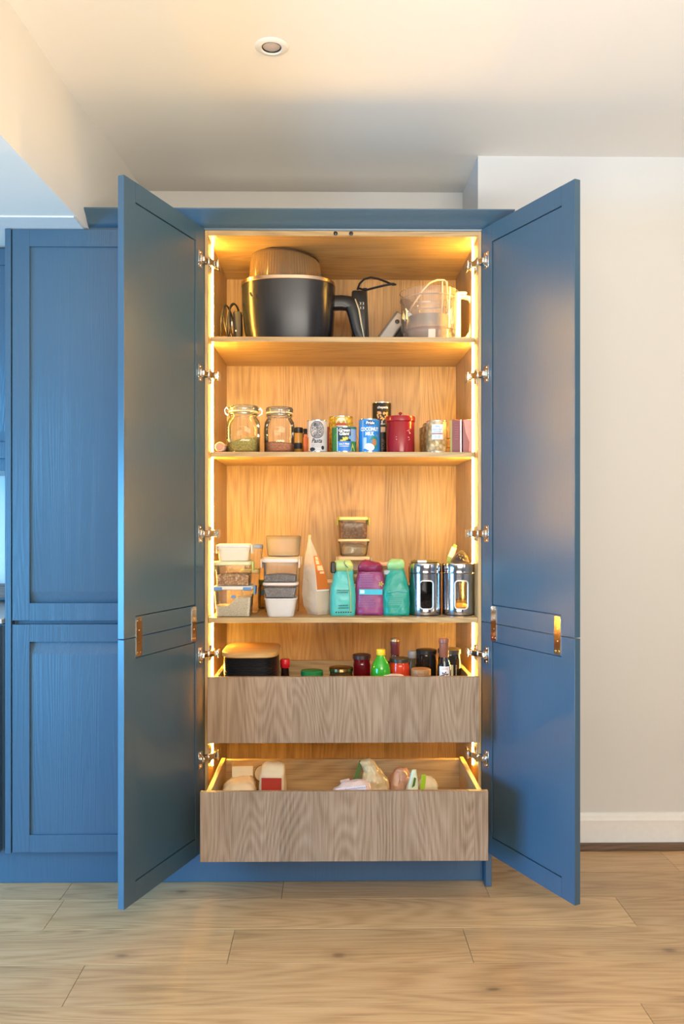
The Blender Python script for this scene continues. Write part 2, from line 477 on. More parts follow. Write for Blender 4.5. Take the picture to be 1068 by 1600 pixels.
def joining_plate(door, x, zc, s):
    g = G(); w, h, t = .030, .122, .0022
    pts = [(x - w / 2 + .004, zc - h / 2), (x + w / 2 - .004, zc - h / 2), (x + w / 2, zc - h / 2 + .004), (x + w / 2, zc + h / 2 - .004),
           (x + w / 2 - .004, zc + h / 2), (x - w / 2 + .004, zc + h / 2), (x - w / 2, zc + h / 2 - .004), (x - w / 2, zc - h / 2 + .004)]
    ya, yb = (-t * s, -.0001 * s)
    g.prism(pts, 'y', min(ya, yb), max(ya, yb))
    for dx, dz in ((-.008, .050), (.008, .050), (0, .019), (0, -.019), (-.008, -.050), (.008, -.050)):
        g.lathe([(.0036, 0), (.0032, .0009), (.0012, .0011)], 10, M=Matrix.Translation((x + dx, -t * s, zc + dz)) @ Matrix.Rotation(pi / 2 * s, 4, 'X'))
    g.build('joining_plate', m_plate_warm, door)
for s, ang in ((-1, math.atan2(-.465, -.174)), (1, math.atan2(-.450, .206))):
    t = .022 * (1 if s > 0 else -1)
    up = make_door(lard, .4965, .955, 2.372, (s * .5005, -.004), ang, t, mat=m_blue_s)
    lowd = make_door(lard, .4965, .129, .952, (s * .5005, -.004), ang, t, mat=m_blue_s)
    for px in (.075, .417): joining_plate(up, px, -.0015, 1 if s > 0 else -1)
# cup hinges: a flange on the door, an arm, a mounting block on the cabinet side
def hinge(s, z):
    g = G()
    ang = math.atan2(-.465, -.174) if s < 0 else math.atan2(-.450, .206)
    d = Vector((cos(ang), sin(ang), 0)); n = Vector((-s * abs(sin(ang)), (-1 if s > 0 else -1) * abs(cos(ang)), 0))
    M = Matrix(((d.x, n.x, 0, s * .5005), (d.y, n.y, 0, -.004), (0, 0, 1, z), (0, 0, 0, 1)))
    g.box(.018, .044, .0003, .0022, -.030, .030, .0007, M)               # flange
    for e in (-.023, .023): g.lathe([(.005, 0), (.004, .002), (.0015, .0024)], 12, M=M @ Matrix.Translation((.031, .002, e)) @ Matrix.Rotation(-pi / 2, 4, 'X'))
    g.box(.020, .042, .0022, .012, -.014, .014, .003, M)                 # cup block
    p0 = M @ Vector((.030, .010, 0)); p1 = Vector((s * .470, .030, z))
    ax = (p1 - p0).normalized(); sd = Vector((0, 0, 1)).cross(ax); L = (p1 - p0).length
    A = Matrix(((ax.x, sd.x, 0, p0.x), (ax.y, sd.y, 0, p0.y), (0, 0, 1, p0.z), (0, 0, 0, 1)))
    g.box(0, L * .55, -.007, .007, -.009, .009, .002, A)                 # link
    g.box(L * .35, L + .012, -.010, .010, -.012, .012, .003, A)          # arm cover
    g.box(min(s * .4875, s * .455), max(s * .4875, s * .455), .028, .072, -.0125 + z, .0125 + z, .003)  # mounting block
    g.box(min(s * .458, s * .452), max(s * .458, s * .452), .020, .074, -.016 + z, .016 + z, .0015)     # clip plate
    g.box(min(s * .4878, s * .484), max(s * .4878, s * .484), .018, .066, -.027 + z, .027 + z, .001)
    g.build('hinge', m_chrome, lard)
for z in (2.252, 1.845, 1.271, .836, .464):
    for s in (-1, 1): hinge(s, z)

def drawer(yf, z0, z1, depth):
    g = G(); hw = .456; t = .016
    yb = yf + .018 + depth
    g.box(-hw, -hw + t, yf + .018, yb, z0 + .006, z1 - .004, .001); g.box(hw - t, hw, yf + .018, yb, z0 + .006, z1 - .004, .001)
    g.box(-hw + t, hw - t, yb - t, yb, z0 + .006, z1 - .008, .001)
    g.box(-hw + t, hw - t, yf + .018, yb - t, z0 + .008, z0 + .020)
    d = g.build('drawer', m_oak_h, lard)
    G().box(-.473, .473, yf, yf + .018, z0, z1, .0012).build('drawer_front', m_front, d)
    for s in (-1, 1):
        G().box(min(s * .457, s * .487), max(s * .457, s * .487), .02, .40, z0 + .012, z0 + .034).build('runner', plain('zinc', (.5, .5, .5), .35, 1.0), d)
    return z0 + .020
D1 = drawer(-.12, .545, .775, .39)
D2 = drawer(-.28, .198, .428, .40)

# cornice, plinth
cp = [(0.02, 2.367), (0.0, 2.367), (-.001, 2.3735), (-.006, 2.376), (-.018, 2.388), (-.034, 2.408), (-.046, 2.417), (-.052, 2.424), (-.052, 2.428), (0.02, 2.428)]
n = len(cp)
g = G(); vs = []; pts = []
for (y, z) in cp:
    o = max(0.0, -y)
    xe = .536 + o * 1.45
    vs += [(-.938 + 0.0 * y, y, z), (xe, -o if y < 0 else y, z), (xe, .343, z)]
fs = []
for i in range(n - 1):
    for k in range(2): fs.append((3 * i + k, 3 * i + k + 1, 3 * (i + 1) + k + 1, 3 * (i + 1) + k))
fs += [tuple(3 * i for i in range(n)), tuple(3 * i + 2 for i in range(n))[::-1]]
g.add(vs, fs); g.box(-.938, .536, .02, .343, 2.4, 2.428)
tag(g.build('cornice', m_blue_s, angle=25), 'dark blue moulded cornice running along the top of the cabinets', 'cornice', kind='thing')
tag(G().box(-1.9, .511, .03, .048, .001, .126, .001).build('plinth', m_blue), 'long blue plinth board on the floor under the cabinets', 'plinth')

# neighbouring tall cabinet on the left
tall = thing('tall_cabinet', 'closed blue two-door tall cabinet with recessed panels left of the larder', 'cabinet', (-.85, 0, 0))
G().box(-.359, -.337, -.022, .56, .129, 2.362, .001).build('end_panel', m_blue, tall)
G().box(-.334, .345, .004, .56, .129, 2.362).build('carcass', m_blue_s, tall)
G().box(.292, .346, -.002, .004, .129, 2.362).build('filler_panel', m_blue, tall)
make_door(tall, .622, .9605, 2.3615, (-.334, 0.003), 0, -.022, scoop='bottom')
make_door(tall, .622, .131, .9465, (-.334, 0.003), 0, -.022, scoop='top')

# the kitchen run at the far left edge
wc = thing('wall_cabinet', 'blue wall cabinet cut by the left edge, hung above the worktop', 'cabinet', (-1.55, .2, 1.51))
G().box(-.34, .336, .0, .36, 0.0, .85, .001).build('carcass', m_blue_s, wc)
make_door(wc, .66, .046, .845, (-.328, -.001), 0, -.022, scoop='bottom')
bc = thing('base_cabinet', 'blue base cabinet cut by the left edge, under the worktop', 'cabinet', (-1.55, 0, 0))
G().box(-.34, .330, .004, .56, .129, .945).build('carcass', m_blue_s, bc)
make_door(bc, .655, .131, .940, (-.333, .003), 0, -.022)
tag(G().box(-2.2, -1.2165, -.03, .73, .950, .968, .002).build('worktop', plain('pale_stone', (.55, .50, .46), .3)), 'thin pale worktop at the left edge above the base cabinet', 'worktop')
tag(G().box(-2.2, -1.2165, .585, .73, .985, 1.04, .003).build('ledge', wood('walnut_ledge', [(0.2, (.16, .09, .06)), (0.8, (.34, .21, .15))], 'X')), 'brown wooden ledge along the wall above the worktop', 'ledge')
struct(G().box(-2.6, -1.2095, .73, .745, .96, 2.37).build('trim_3', m_white))

# ------------------------------------------------------------------ shared small-object materials
m_glass = clear('clear_glass', (0.985, 0.985, 0.97), 0.05, 0.05, (.95, .93, .88), ior=1.38)
m_glass_lid = clear('clear_glass_lid', (0.98, 0.98, 0.96), 0.06, 0.22, (0.95, 0.92, 0.84), ior=1.4)
m_plast = clear('clear_food_plastic', (0.98, 0.98, 0.97), 0.15, 0.09, (0.97, 0.95, 0.90), ior=1.30)
m_plast_milk = clear('milky_food_plastic', (0.97, 0.97, 0.95), 0.2, 0.35, (0.95, 0.93, 0.88), ior=1.3)
m_lid_white = plain('white_lid_plastic', (0.80, 0.78, 0.74), 0.42)
m_lid_pink = plain('pinkish_white_plastic', (0.80, 0.70, 0.68), 0.4)
m_lid_green = plain('pale_lime_plastic', (0.62, 0.70, 0.28), 0.4)
m_lime = plain('lime_plastic', (0.36, 0.55, 0.05), 0.4)
m_blue_plastic = plain('blue_plastic', (0.10, 0.27, 0.62), 0.4)
m_wire = plain('steel_wire', (0.72, 0.70, 0.66), 0.2, 1.0)
m_rubber = plain('pale_rubber', (0.85, 0.78, 0.60), 0.6)
m_can = plain('tin_can_metal', (0.72, 0.71, 0.69), 0.22, 1.0)
m_orange_print = plain('orange_print', (0.80, 0.22, 0.04), 0.5)
m_yellow_print = plain('yellow_print', (0.85, 0.62, 0.08), 0.5)
m_green_print = plain('green_print', (0.03, 0.22, 0.07), 0.5)
def T(x, y, z): return Matrix.Translation((x, y, z))
def part(name, geo, m, parent, **k):
    o = geo.build(name, m, parent, **k)
    if any(w in name for w in ('print', 'ornament', 'icons', 'scratch', 'title', 'lettering', 'slogan', 'kernels', 'loops', 'clasp', 'blade', 'border')): o['kind'] = 'stuff'
    return o
def bars(u0, v0, rows, w, dv, h=.0012, seed=1, ragged=.35, align='L'):
    """lines of small print"""
    rn = random.Random(seed); vs = []; fs = []
    for i in range(rows):
        ww = w * (1 - ragged * rn.random()); u = u0 if align == 'L' else u0 - ww / 2; e = u + ww
        while u < e - .001:
            L = min(rn.uniform(.0025, .007), e - u); b = len(vs); v = v0 - i * dv
            vs += [(u, v), (u + L, v), (u + L, v + h), (u, v + h)]; fs.append((b, b + 1, b + 2, b + 3)); u += L + .0014
    return vs, fs

# ================================================================== TOP SHELF (z = 1.996)
z = S1
# --- black fryer drawer
t = thing('fryer_drawer', 'large black air fryer drawer with side handle standing on the top shelf', 'kitchen appliance', (-.209, .235, z))
EX = 2.6
secs = [(.003, 0, .001, .152, .126, EX), (.003, 0, .006, .163, .136, EX), (.002, 0, .05, .172, .143, EX), (0, 0, .12, .178, .150, EX), (0, 0, .205, .1805, .154, EX), (0, 0, .222, .180, .155, EX)]
part('body', G().loft(secs, 64, (True, False)).loft([(0, 0, .222, .174, .149, EX), (0, 0, .06, .160, .136, EX), (0, 0, .055, .02, .02, 2)], 64, (False, True)),
     plain('black_satin_shell', (0.010, 0.011, 0.016), 0.27), t, angle=50)
part('rim', G().loft([(0, 0, .2215, .1803, .1553, EX), (0, 0, .223, .182, .157, EX), (0, 0, .235, .182, .157, EX), (0, 0, .2372, .179, .154, EX), (0, 0, .2372, .170, .146, EX)], 64, (False, False)), plain('warm_steel_rim', (.55, .42, .30), .25, 1.0), t)
g = G()
hp = [(.170, 0, .170), (.205, -.001, .171), (.234, -.002, .168), (.247, -.003, .154), (.256, -.004, .118), (.267, -.006, .060), (.277, -.006, .014)]
rings = []
for i, (x, y, zz) in enumerate(hp):
    a = hp[max(0, i - 1)]; b = hp[min(len(hp) - 1, i + 1)]
    tx, tz = b[0] - a[0], b[2] - a[2]; L = math.hypot(tx, tz); nx, nz = -tz / L, tx / L
    hw = [.026, .026, .026, .026, .023, .020, .018][i]; dp = .024
    rings.append([(x + nx * hw * c, y + dp * s_, zz + nz * hw * c) for c, s_ in ((1, -.7), (1, .7), (.7, 1), (-.7, 1), (-1, .7), (-1, -.7), (-.7, -1), (.7, -1))])
part('handle', g.rings(rings), m_black, t, angle=50)
part('handle_trim', G().tube([(.258, -.024, .180), (.272, -.026, .140), (.282, -.027, .080), (.294, -.027, .022)], [.003, .004, .004, .0025], 8), plain('pale_gold_trim', (.80, .66, .42), .25, 1.0), t)
part('worn_patch', G().add(*on_face(([(0, 0), (.006, .004), (.011, -.006), (.016, -.010), (.010, -.016), (.004, -.010)], [(0, 1, 2, 3, 4, 5)]), (-.138, -.141, .170), (.92, -.39, 0), (0, 0, 1), .0015)), m_print_dark, t, smooth=False)
# --- amber ribbed bowl upside down, tilted on the fryer
t = thing('ribbed_bowl', 'smoky amber ribbed plastic bowl turned over on the black fryer drawer', 'bowl', (-.222, .235, z + .2376))
rb = []
def tl(x, zz): return zz - max(0, (zz - .03) / .075) * (.013 + .10 * x)
for zz, r, f in ((.002, .140, 1), (.010, .141, 1), (.05, .138, 1), (.085, .135, 1), (.112, .131, 1), (.120, .127, .2)):
    rb.append([(r * (1 + f * .006 * (1 if i % 2 else -1)) * cos(2 * pi * i / 160), r * (1 + f * .006 * (1 if i % 2 else -1)) * sin(2 * pi * i / 160) * .92, tl(r * cos(2 * pi * i / 160), zz)) for i in range(160)])
m_amber = clear('smoky_amber_plastic', (0.62, 0.47, 0.30), 0.15, 0.50, (.55, .36, .18))
part('bowl_wall', G().rings(rb, (False, False)), m_amber, t, angle=10)
dsk = [[(r * cos(2 * pi * i / 64), r * .92 * sin(2 * pi * i / 64), tl(r * cos(2 * pi * i / 64), zz)) for i in range(64)] for r, zz in ((.127, .1202), (.131, .121), (.131, .1245), (.125, .1255))]
part('base_rim', G().rings(dsk, (False, False)), plain('dark_brown_plastic', (.05, .03, .018), .35), t)
part('base_disc', G().rings([dsk[0], dsk[3]]), m_amber, t)
part('rolled_edge', G().tube([(.143 * cos(a), .132 * sin(a), .004) for a in [2 * pi * i / 48 for i in range(48)]], .0035, 6, closed=True), plain('dark_amber_plastic', (.09, .05, .025), .3), t)
# --- coil of black cable
t = thing('cable_coil', 'coil of black cable with its plug, left of the black fryer drawer', 'cable', (-.426, .22, z))
g = G()
for k, (dx, ty) in enumerate(((-.026, .1), (-.012, -.25), (.002, .15), (.012, -.1))):
    pts = [(dx + .012 * cos(a) * (1 + .2 * k % 2) + ty * .05 * sin(a), .045 * cos(a), .080 + .074 * sin(a) + .003 * k) for a in [2 * pi * i / 28 for i in range(28)]]
    g.tube(pts, .0034, 7, closed=True)
part('loops', g, m_black, t)
g = G().box(.004, .036, -.02, .03, .028, .130, .006, seg=2); part('plug', g, m_black_matt, t)
part('tail', G().tube([(-.004, -.045, .03), (-.002, -.05, .012), (.004, -.04, .004), (.012, -.02, .0035), (.03, -.01, .0035)], .0034, 7), m_black, t)
part('plug_pins', G().box(-.002, .002, -.024, -.0201, .07, .088).box(.014, .018, -.024, -.0201, .05, .056), m_wire, t)
# --- black charger block with warning icons
t = thing('charger_block', 'upright black charger block with small white icons behind the fryer handle', 'charger', (.066, .31, z))
part('body', G().box(-.028, .028, -.03, .03, .0005, .235, .007, seg=2), m_black, t)
g = G()
for i in range(2):
    for j in range(2):
        cu, cv = .002 + j * .011, .176 - i * .017
        g.add(*on_face(rect2(cu, cu + .007, cv, cv + .0008, 1), (0, -.0301, 0), (1, 0, 0), (0, 0, 1)))
        g.add(*on_face(rect2(cu, cu + .007, cv + .009, cv + .0098, 1), (0, -.0301, 0), (1, 0, 0), (0, 0, 1)))
        g.add(*on_face(rect2(cu + .003, cu + .006, cv + .003, cv + .007, 1), (0, -.0301, 0), (1, 0, 0), (0, 0, 1)))
part('printed_icons', g, m_print_white, t, smooth=False)
t = thing('black_card', 'thin tall black panel leaning at the back of the top shelf', 'panel', (.094, .40, z))
part('sheet', G().prism([(-.010, 0.0005), (.020, 0.0005), (.008, .275), (-.008, .275)], 'y', -.006, .006), m_black_matt, t)
# --- black power lead looping across to the clear bowl
tag(G().tube([(.060, .285, z + .2366), (.068, .275, z + .258), (.085, .262, z + .272), (.11, .255, z + .277), (.14, .25, z + .270), (.17, .24, z + .256), (.195, .225, z + .240), (.204, .205, z + .235), (.195, .19, z + .234), (.16, .20, z + .230), (.12, .215, z + .224), (.09, .235, z + .221), (.062, .262, z + .2368)], .0042, 8).build('power_lead', m_black),
    'thick black power lead looping from the charger block to the clear bowl', 'cable')
# --- slanted grey stick gadget
t = thing('stick_gadget', 'grey bar shaped gadget with black button leaning against the clear jug bowl', 'gadget', (.100, .315, z))
M = Matrix.Rotation(radians(36), 4, 'Y')
part('body', G().box(.002, .056, -.03, .03, .041, .196, .007, M, 2), plain('gunmetal_case', (.19, .18, .17), .35, .4), t)
part('face_plate', G().box(.010, .050, -.0325, -.0302, .047, .190, .001, M), plain('grey_face', (.30, .28, .26), .4, .3), t)
part('button', G().lathe([(.009, 0), (.009, .002), (.007, .003)], 20, M=M @ T(.030, -.0324, .158) @ Matrix.Rotation(pi / 2, 4, 'X')), m_black, t)
part('dark_back', G().box(.0565, .084, -.028, .028, .062, .170, .004, M), m_black_matt, t)
# --- clear food processor bowl
t = thing('processor_bowl', 'clear plastic food processor bowl with cream handle on the top shelf', 'bowl', (.334, .20, z))
R = .110
part('bowl_wall', G().lathe([(.098, .0015), (.100, .012), (.1015, .045), (.108, .050), (.109, .16), (.112, .195), (.114, .196), (.1135, .2), (.111, .2)], 64, (True, False)), clear('clear_bowl_plastic', (0.93, 0.91, 0.90), 0.04, 0.16, (.95, .88, .84), ior=1.6), t)
part('rim_band', G().lathe([(.1125, .168), (.1135, .170), (.1135, .1715), (.1125, .173)], 64, (False, False)), clear('clear_edge_low', (0.75, 0.7, 0.68), 0.05, 0.3, (.7, .62, .6)), t)
part('rim_band', G().lathe([(.1022, .040), (.1035, .042), (.1035, .044), (.1085, .0495)], 64, (False, False)), clear('clear_edge', (0.75, 0.7, 0.68), 0.05, 0.3, (.7, .62, .6)), t)
part('hub', G().lathe([(.030, .002), (.030, .02), (.016, .03), (.013, .085), (.009, .092), (.001, .094)], 24), plain('grey_hub', (.42, .39, .38), .35), t)
part('blade', G().box(.012, .075, -.008, .008, .052, .0535, .0006, Matrix.Rotation(radians(-14), 4, 'Y')).box(-.070, -.012, -.008, .008, .040, .0415, .0006, Matrix.Rotation(radians(-8), 4, 'Y')), m_steel, t)
part('inner_disc', G().lathe([(.09, .003), (.09, .05), (.082, .108), (.02, .112)], 40, (True, True), T(0, .01, 0)), clear('frosted_disc', (.8, .76, .72), .3, .22, (.98, .90, .80)), t)
hp = [(.108, .178), (.128, .182), (.152, .176), (.163, .155), (.164, .095), (.158, .045), (.140, .020), (.112, .014)]
rr = []
for i, (x, zz) in enumerate(hp):
    a = hp[max(0, i - 1)]; b = hp[min(len(hp) - 1, i + 1)]
    tx, tz = b[0] - a[0], b[1] - a[1]; L = math.hypot(tx, tz); nx, nz = -tz / L, tx / L
    rr.append([(x + nx * .0085 * cos(q), .015 * sin(q) - .02, zz + nz * .0085 * cos(q)) for q in [2 * pi * (k + .5) / 12 for k in range(12)]])
part('handle', G().rings(rr), plain('cream_handle', (.80, .74, .64), .35), t)
part('handle_mount', G().box(.094, .116, -.045, .008, .008, .190, .006, seg=2).box(.100, .140, -.042, .004, .186, .196, .003), plain('cream_mount', (.82, .78, .70), .35), t)
tag(G().tube([(.250, .14, z + .110), (.262, .15, z + .135), (.285, .165, z + .17), (.31, .18, z + .21), (.335, .19, z + .238), (.365, .2, z + .252), (.392, .2, z + .252), (.402, .2, z + .242), (.404, .2, z + .2), (.404, .2, z + .13)], .0035, 8)
    .tube([(.385, .205, z + .248), (.387, .21, z + .2), (.384, .21, z + .12)], .003, 8).build('pale_lead', plain('pale_grey_flex', (.50, .42, .36), .35)), 'pale grey lead arching up out of the clear food processor bowl', 'cable')
# --- cream attachment behind the bowl handle
t = thing('lid_attachment', 'pale rounded plastic attachment behind the cream bowl handle', 'attachment', (.430, .39, z))
part('body', G().box(-.045, .035, -.04, .04, .0005, .112, .018, seg=3), plain('pale_plastic', (.70, .58, .44), .45), t)
part('slot', G().box(-.03, .02, -.0408, -.0402, .03, .034), m_print_dark, t)

# ================================================================== SECOND SHELF (z = 1.572)
z = S2
t = thing('shell_roll', 'small pinkish rolled packet lying at the left end of the second shelf', 'packet', (-.4555, .11, z))
MR = T(0, 0, .0195) @ Matrix.Rotation(pi / 2, 4, 'X')
part('roll', G().lathe([(.0175, -.035), (.019, -.03), (.019, .028), (.0165, .034), (.012, .0345)], 28, M=MR), crinkle('pink_paper', (.80, .55, .42), .6, scale=40, strength=.3), t)
sp = [(.0145 * (1 - i / 44) * cos(i * .42), -.0352 - .0002 * 0, .0195 + .0145 * (1 - i / 44) * sin(i * .42)) for i in range(40)]
part('spiral', G().tube(sp, .0014, 6), plain('spiral_edge', (.62, .28, .16), .6), t)

def clip_jar(name, label, x, y, r, h, lid_a, clasp_a, sq=2.6):
    t = thing(name, label, 'jar', (x, y, z), group='clip-top glass jars')
    nr = r * .80
    part('glass_body', G().loft([(0, 0, .0008, r * .9, r * .9, sq), (0, 0, .006, r * .98, r * .98, sq), (0, 0, h * .55, r, r, sq), (0, 0, h * .66, r * .96, r * .96, 2.4), (0, 0, h * .75, nr * .98, nr * .98, 2),
        (0, 0, h * .80, nr, nr, 2), (0, 0, h * .82, nr * 1.05, nr * 1.05, 2), (0, 0, h * .84, nr, nr, 2)], 48, (True, False)), m_glass, t, angle=60)
    part('seal', G().lathe([(nr * .9, h * .842), (nr * 1.10, h * .842), (nr * 1.10, h * .862), (nr * .9, h * .862)], 40, (False, False)), m_rubber, t)
    part('glass_lid', G().lathe([(nr * 1.0, h * .864), (nr * 1.12, h * .87), (nr * 1.14, h * .93), (nr * 1.08, h * .97), (nr * .8, h * .985), (nr * .3, h * .99), (.001, h * .99)], 40, (True, False)), m_glass_lid, t, angle=60)
    g = G()
    for hz in (.80, .895): g.tube([(nr * 1.13 * cos(a), nr * 1.13 * sin(a), h * hz) for a in [2 * pi * i / 36 for i in range(36)]], .0013, 6, closed=True)
    for a in (clasp_a, clasp_a + pi):
        c, s_ = cos(a), sin(a); e = nr * 1.13
        for dt in (-.009, .009):
            px, py = -s_ * dt, c * dt
            g.tube([(c * e + px, s_ * e + py, h * .78), (c * (e + .011) + px, s_ * (e + .011) + py, h * .82), (c * (e + .013) + px, s_ * (e + .013) + py, h * .89), (c * (e + .006) + px, s_ * (e + .006) + py, h * .945), (c * e + px, s_ * e + py, h * .90)], .0013, 6)
        g.tube([(c * (e + .011) - s_ * .009, s_ * (e + .011) + c * .009, h * .82), (c * (e + .012) + s_ * .009, s_ * (e + .012) - c * .009, h * .82)], .0016, 6)
    part('wire_clasp', g, m_wire, t)
    return t
clip_jar('clip_jar', 'larger clip-top glass jar, half filled with green mung beans, at the shelf left', -.376, .145, .0635, .184, 0, radians(190), 3.0)
clip_jar('clip_jar', 'smaller clip-top glass jar holding a low layer of red lentils', -.2395, .145, .0575, .178, 0, radians(-75), 2.6)
def heap(secs, n=40, tiltx=0.0, amt=.0012, seed=1):
    g = G()
    rings = []
    for (cx, cy, zz, rx, ry, e, top) in secs:
        ring = []
        for i in range(n):
            a = 2 * pi * (i + .5) / n; c, d = cos(a), sin(a)
            px = cx + rx * math.copysign(abs(c) ** (2 / e), c); py = cy + ry * math.copysign(abs(d) ** (2 / e), d)
            ring.append((px, py, zz + (tiltx * px if top else 0)))
        rings.append(ring)
    g.rings(rings); g.jitter(amt, 120, seed, keep=lambda p: p[2] < .004)
    return g
def filling(name, label, cat, x, y, zb, secs, m, tiltx=0, amt=.0012, seed=1):
    o = heap(secs, 40, tiltx, amt, seed).build(name, m, loc=(x, y, zb), angle=60)
    return tag(o, label, cat, kind='stuff')
filling('mung_beans', 'slope of green mung beans inside the larger clip-top jar', 'beans', -.376, .145, z + .0022,
        [(0, 0, 0, .052, .052, 3, 0), (0, 0, .006, .0595, .0595, 3, 0), (0, 0, .046, .0605, .0605, 3, 1), (0, 0, .052, .045, .045, 2.5, 1), (0, 0, .054, .01, .01, 2, 1)], granular('mung_bean_grain', (.46, .38, .07), (.74, .62, .18), 330), .22)
filling('red_lentils', 'layer of red lentils inside the smaller clip-top jar', 'lentils', -.2395, .145, z + .0022,
        [(0, 0, 0, .047, .047, 2.6, 0), (0, 0, .006, .054, .054, 2.6, 0), (0, 0, .034, .0548, .0548, 2.6, 1), (0, 0, .039, .04, .04, 2.5, 1), (0, 0, .040, .01, .01, 2, 1)], granular('red_lentil_grain', (.66, .20, .09), (.85, .42, .24), 360), -.05)
# small amber spice jar and black bottle
t = thing('spice_jar', 'small amber spice jar with black lid right of the clip-top jars', 'jar', (-.170, .20, z))
part('glass_body', G().lathe([(.0165, .0006), (.0185, .004), (.0185, .075), (.0155, .083)], 28), plain('amber_contents', (.50, .26, .05), .18), t)
part('lid', G().lathe([(.0172, .0832), (.0178, .085), (.0178, .103), (.016, .105)], 28), m_black, t)
part('label', G().add(*on_cyl(rect2(-.016, .016, .022, .045, 10), .0185, 0)), m_print_dark, t)
t = thing('sauce_bottle', 'narrow black bottle squeezed between spice jar and grey tin', 'bottle', (-.1455, .24, z))
part('body', G().lathe([(.011, .0006), (.0125, .004), (.0125, .078), (.007, .088), (.007, .092)], 24), m_black, t)
part('cap', G().lathe([(.0078, .092), (.0078, .104), (.006, .105)], 20), m_black_matt, t)
t = thing('orange_packet', 'orange packet edge peeking out left of the grey tin', 'packet', (-.134, .165, z))
part('body', G().box(-.016, .016, -.012, .012, .0005, .066, .004), plain('orange_pack', (.75, .17, .04), .45), t)
part('top_fold', G().box(-.014, .014, -.002, .002, .0645, .076, .0008), plain('orange_pack_fold', (.70, .20, .06), .45), t)
# grey illustrated tin
def cyl_tin(name, label, x, y, r, h, m, metal=True, zz=None, cat='tin', group=None):
    t = thing(name, label, cat, (x, y, z if zz is None else zz), group=group)
    part('body', G().lathe([(r * .96, .0012), (r, .003), (r, h - .003), (r * .97, h - .0015)], 44), m, t)
    if metal:
        part('rim', G().lathe([(r * .97, h - .0035), (r * 1.012, h - .0032), (r * 1.012, h - .0002), (r * .95, h), (r * .94, h - .003), (.001, h - .003)], 44, (False, False)), m_can, t)
        part('rim', G().lathe([(r * .94, .0004), (r * 1.012, .0004), (r * 1.012, .0032), (r * .98, .0036)], 44, (False, False)), m_can, t)
    return t
def decal(t, name, shape, r, m, a0=0.0, lift=.0004, z0=0.0): return part(name, G().add(*on_cyl(shape, r, z0, a0, lift)), m, t, smooth=False)
r = .0372
t = cyl_tin('illustrated_tin', 'pale grey tin with a dark ornamental emblem and handwritten style title', -.096, .10, r, .119, plain('pale_grey_paper_label', (.58, .56, .58), .5))
decal(t, 'emblem_ring', ell2(0, .082, .0285, .032, 32), r, m_print_dark, lift=.0003)
decal(t, 'emblem_ground', ell2(0, .082, .0262, .0296, 32), r, plain('grey_ground', (.30, .29, .33), .5), lift=.0005)
rn = random.Random(4); vs, fs = [], []
for i in range(300):
    a = rn.uniform(0, 2 * pi); q = math.sqrt(rn.random()); u, v = .0235 * q * cos(a), .082 + .0265 * q * sin(a)
    L = rn.uniform(.0015, .0035); w = rn.uniform(.0004, .0008); th = rn.uniform(0, pi); b = len(vs)
    for cx, cy in ((-L, -w), (L, -w), (L, w), (-L, w)): vs.append((u + cx * cos(th) / 2 - cy * sin(th), v + cx * sin(th) / 2 + cy * cos(th)))
    fs.append((b, b + 1, b + 2, b + 3))
decal(t, 'emblem_ornament', (vs, fs), r, m_print_dark, lift=.0007)
vs, fs = text_geo('Pasta', .0225, shear=.35, sx=.85, bold=.0006); decal(t, 'title', ([(u - .002, v + .041) for u, v in vs], fs), r, m_print_dark)
decal(t, 'small_print', bars(-.022, .028, 3, .044, .0048, .0008, 3), r, m_print_dark)
decal(t, 'seal_mark', ell2(.022, .016, .006, .0075), r, m_print_dark, lift=.0006)
decal(t, 'pasta_drawing', ell2(-.018, .010, .011, .007), r, m_print_dark, lift=.0005)
decal(t, 'orange_side', rect2(-.055, -.036, .006, .055, 6), r, m_orange_print, lift=.0006)
# yellow sweetcorn tin behind
r = .046
t = cyl_tin('corn_tin', 'yellow sweetcorn patterned tin behind the green vegetable can', -.006, .205, r, .146, granular('corn_label', (.62, .36, .03), (.85, .60, .06), 95, .45, (.9, .75, .25)))
decal(t, 'label_roundel', ell2(0, .120, .020, .020), r, plain('cream_print', (.85, .72, .58), .5), lift=.0006)
decal(t, 'label_banner', rect2(-.019, .019, .110, .118, 6), r, plain('red_print', (.6, .08, .05), .5), lift=.0009)
t = thing('red_packet', 'dark red packet edge behind the grey illustrated tin', 'packet', (-.046, .27, z))
part('body', G().box(-.02, .02, -.012, .012, .0005, .108, .004), plain('dark_red_pack', (.42, .03, .02), .4), t)
part('fold', G().box(-.017, .017, -.003, .003, .1075, .116, .001), plain('dark_red_fold', (.35, .03, .02), .4), t)
# green vegetable can
r = .046
t = cyl_tin('vegetable_can', 'green and navy vegetable can reading SALT FREE at the shelf front', .0045, .108, r, .095, plain('leaf_green_label', (.05, .22, .07), .42), cat='can')
decal(t, 'sky_panel', rect2(.022, .060, .040, .086, 8), r, plain('pale_blue_print', (.30, .45, .72), .45), lift=.0003)
decal(t, 'leaf_print', ([(.03, .004), (.045, .05), (.052, .004), (-.05, .004), (-.042, .060), (-.03, .07), (-.028, .004)], [(0, 2, 1), (3, 6, 5, 4)]), r, plain('bright_green_print', (.10, .38, .05), .45), lift=.0004)
decal(t, 'yellow_corner', ([(.024, .003), (.046, .003), (.034, .034)], [(0, 1, 2)]), r, plain('lemon_print', (.62, .62, .12), .45), lift=.0006)
decal(t, 'navy_panel', rect2(-.025, .025, .040, .090, 8), r, plain('navy_print', (.008, .03, .06), .4), lift=.0006)
decal(t, 'blue_panel', rect2(-.025, .025, .003, .0398, 8), r, plain('mid_blue_print', (.03, .20, .62), .4), lift=.0006)
decal(t, 'white_edge', rect2(-.0285, -.0252, .003, .090, 2), r, m_print_white, lift=.0006)
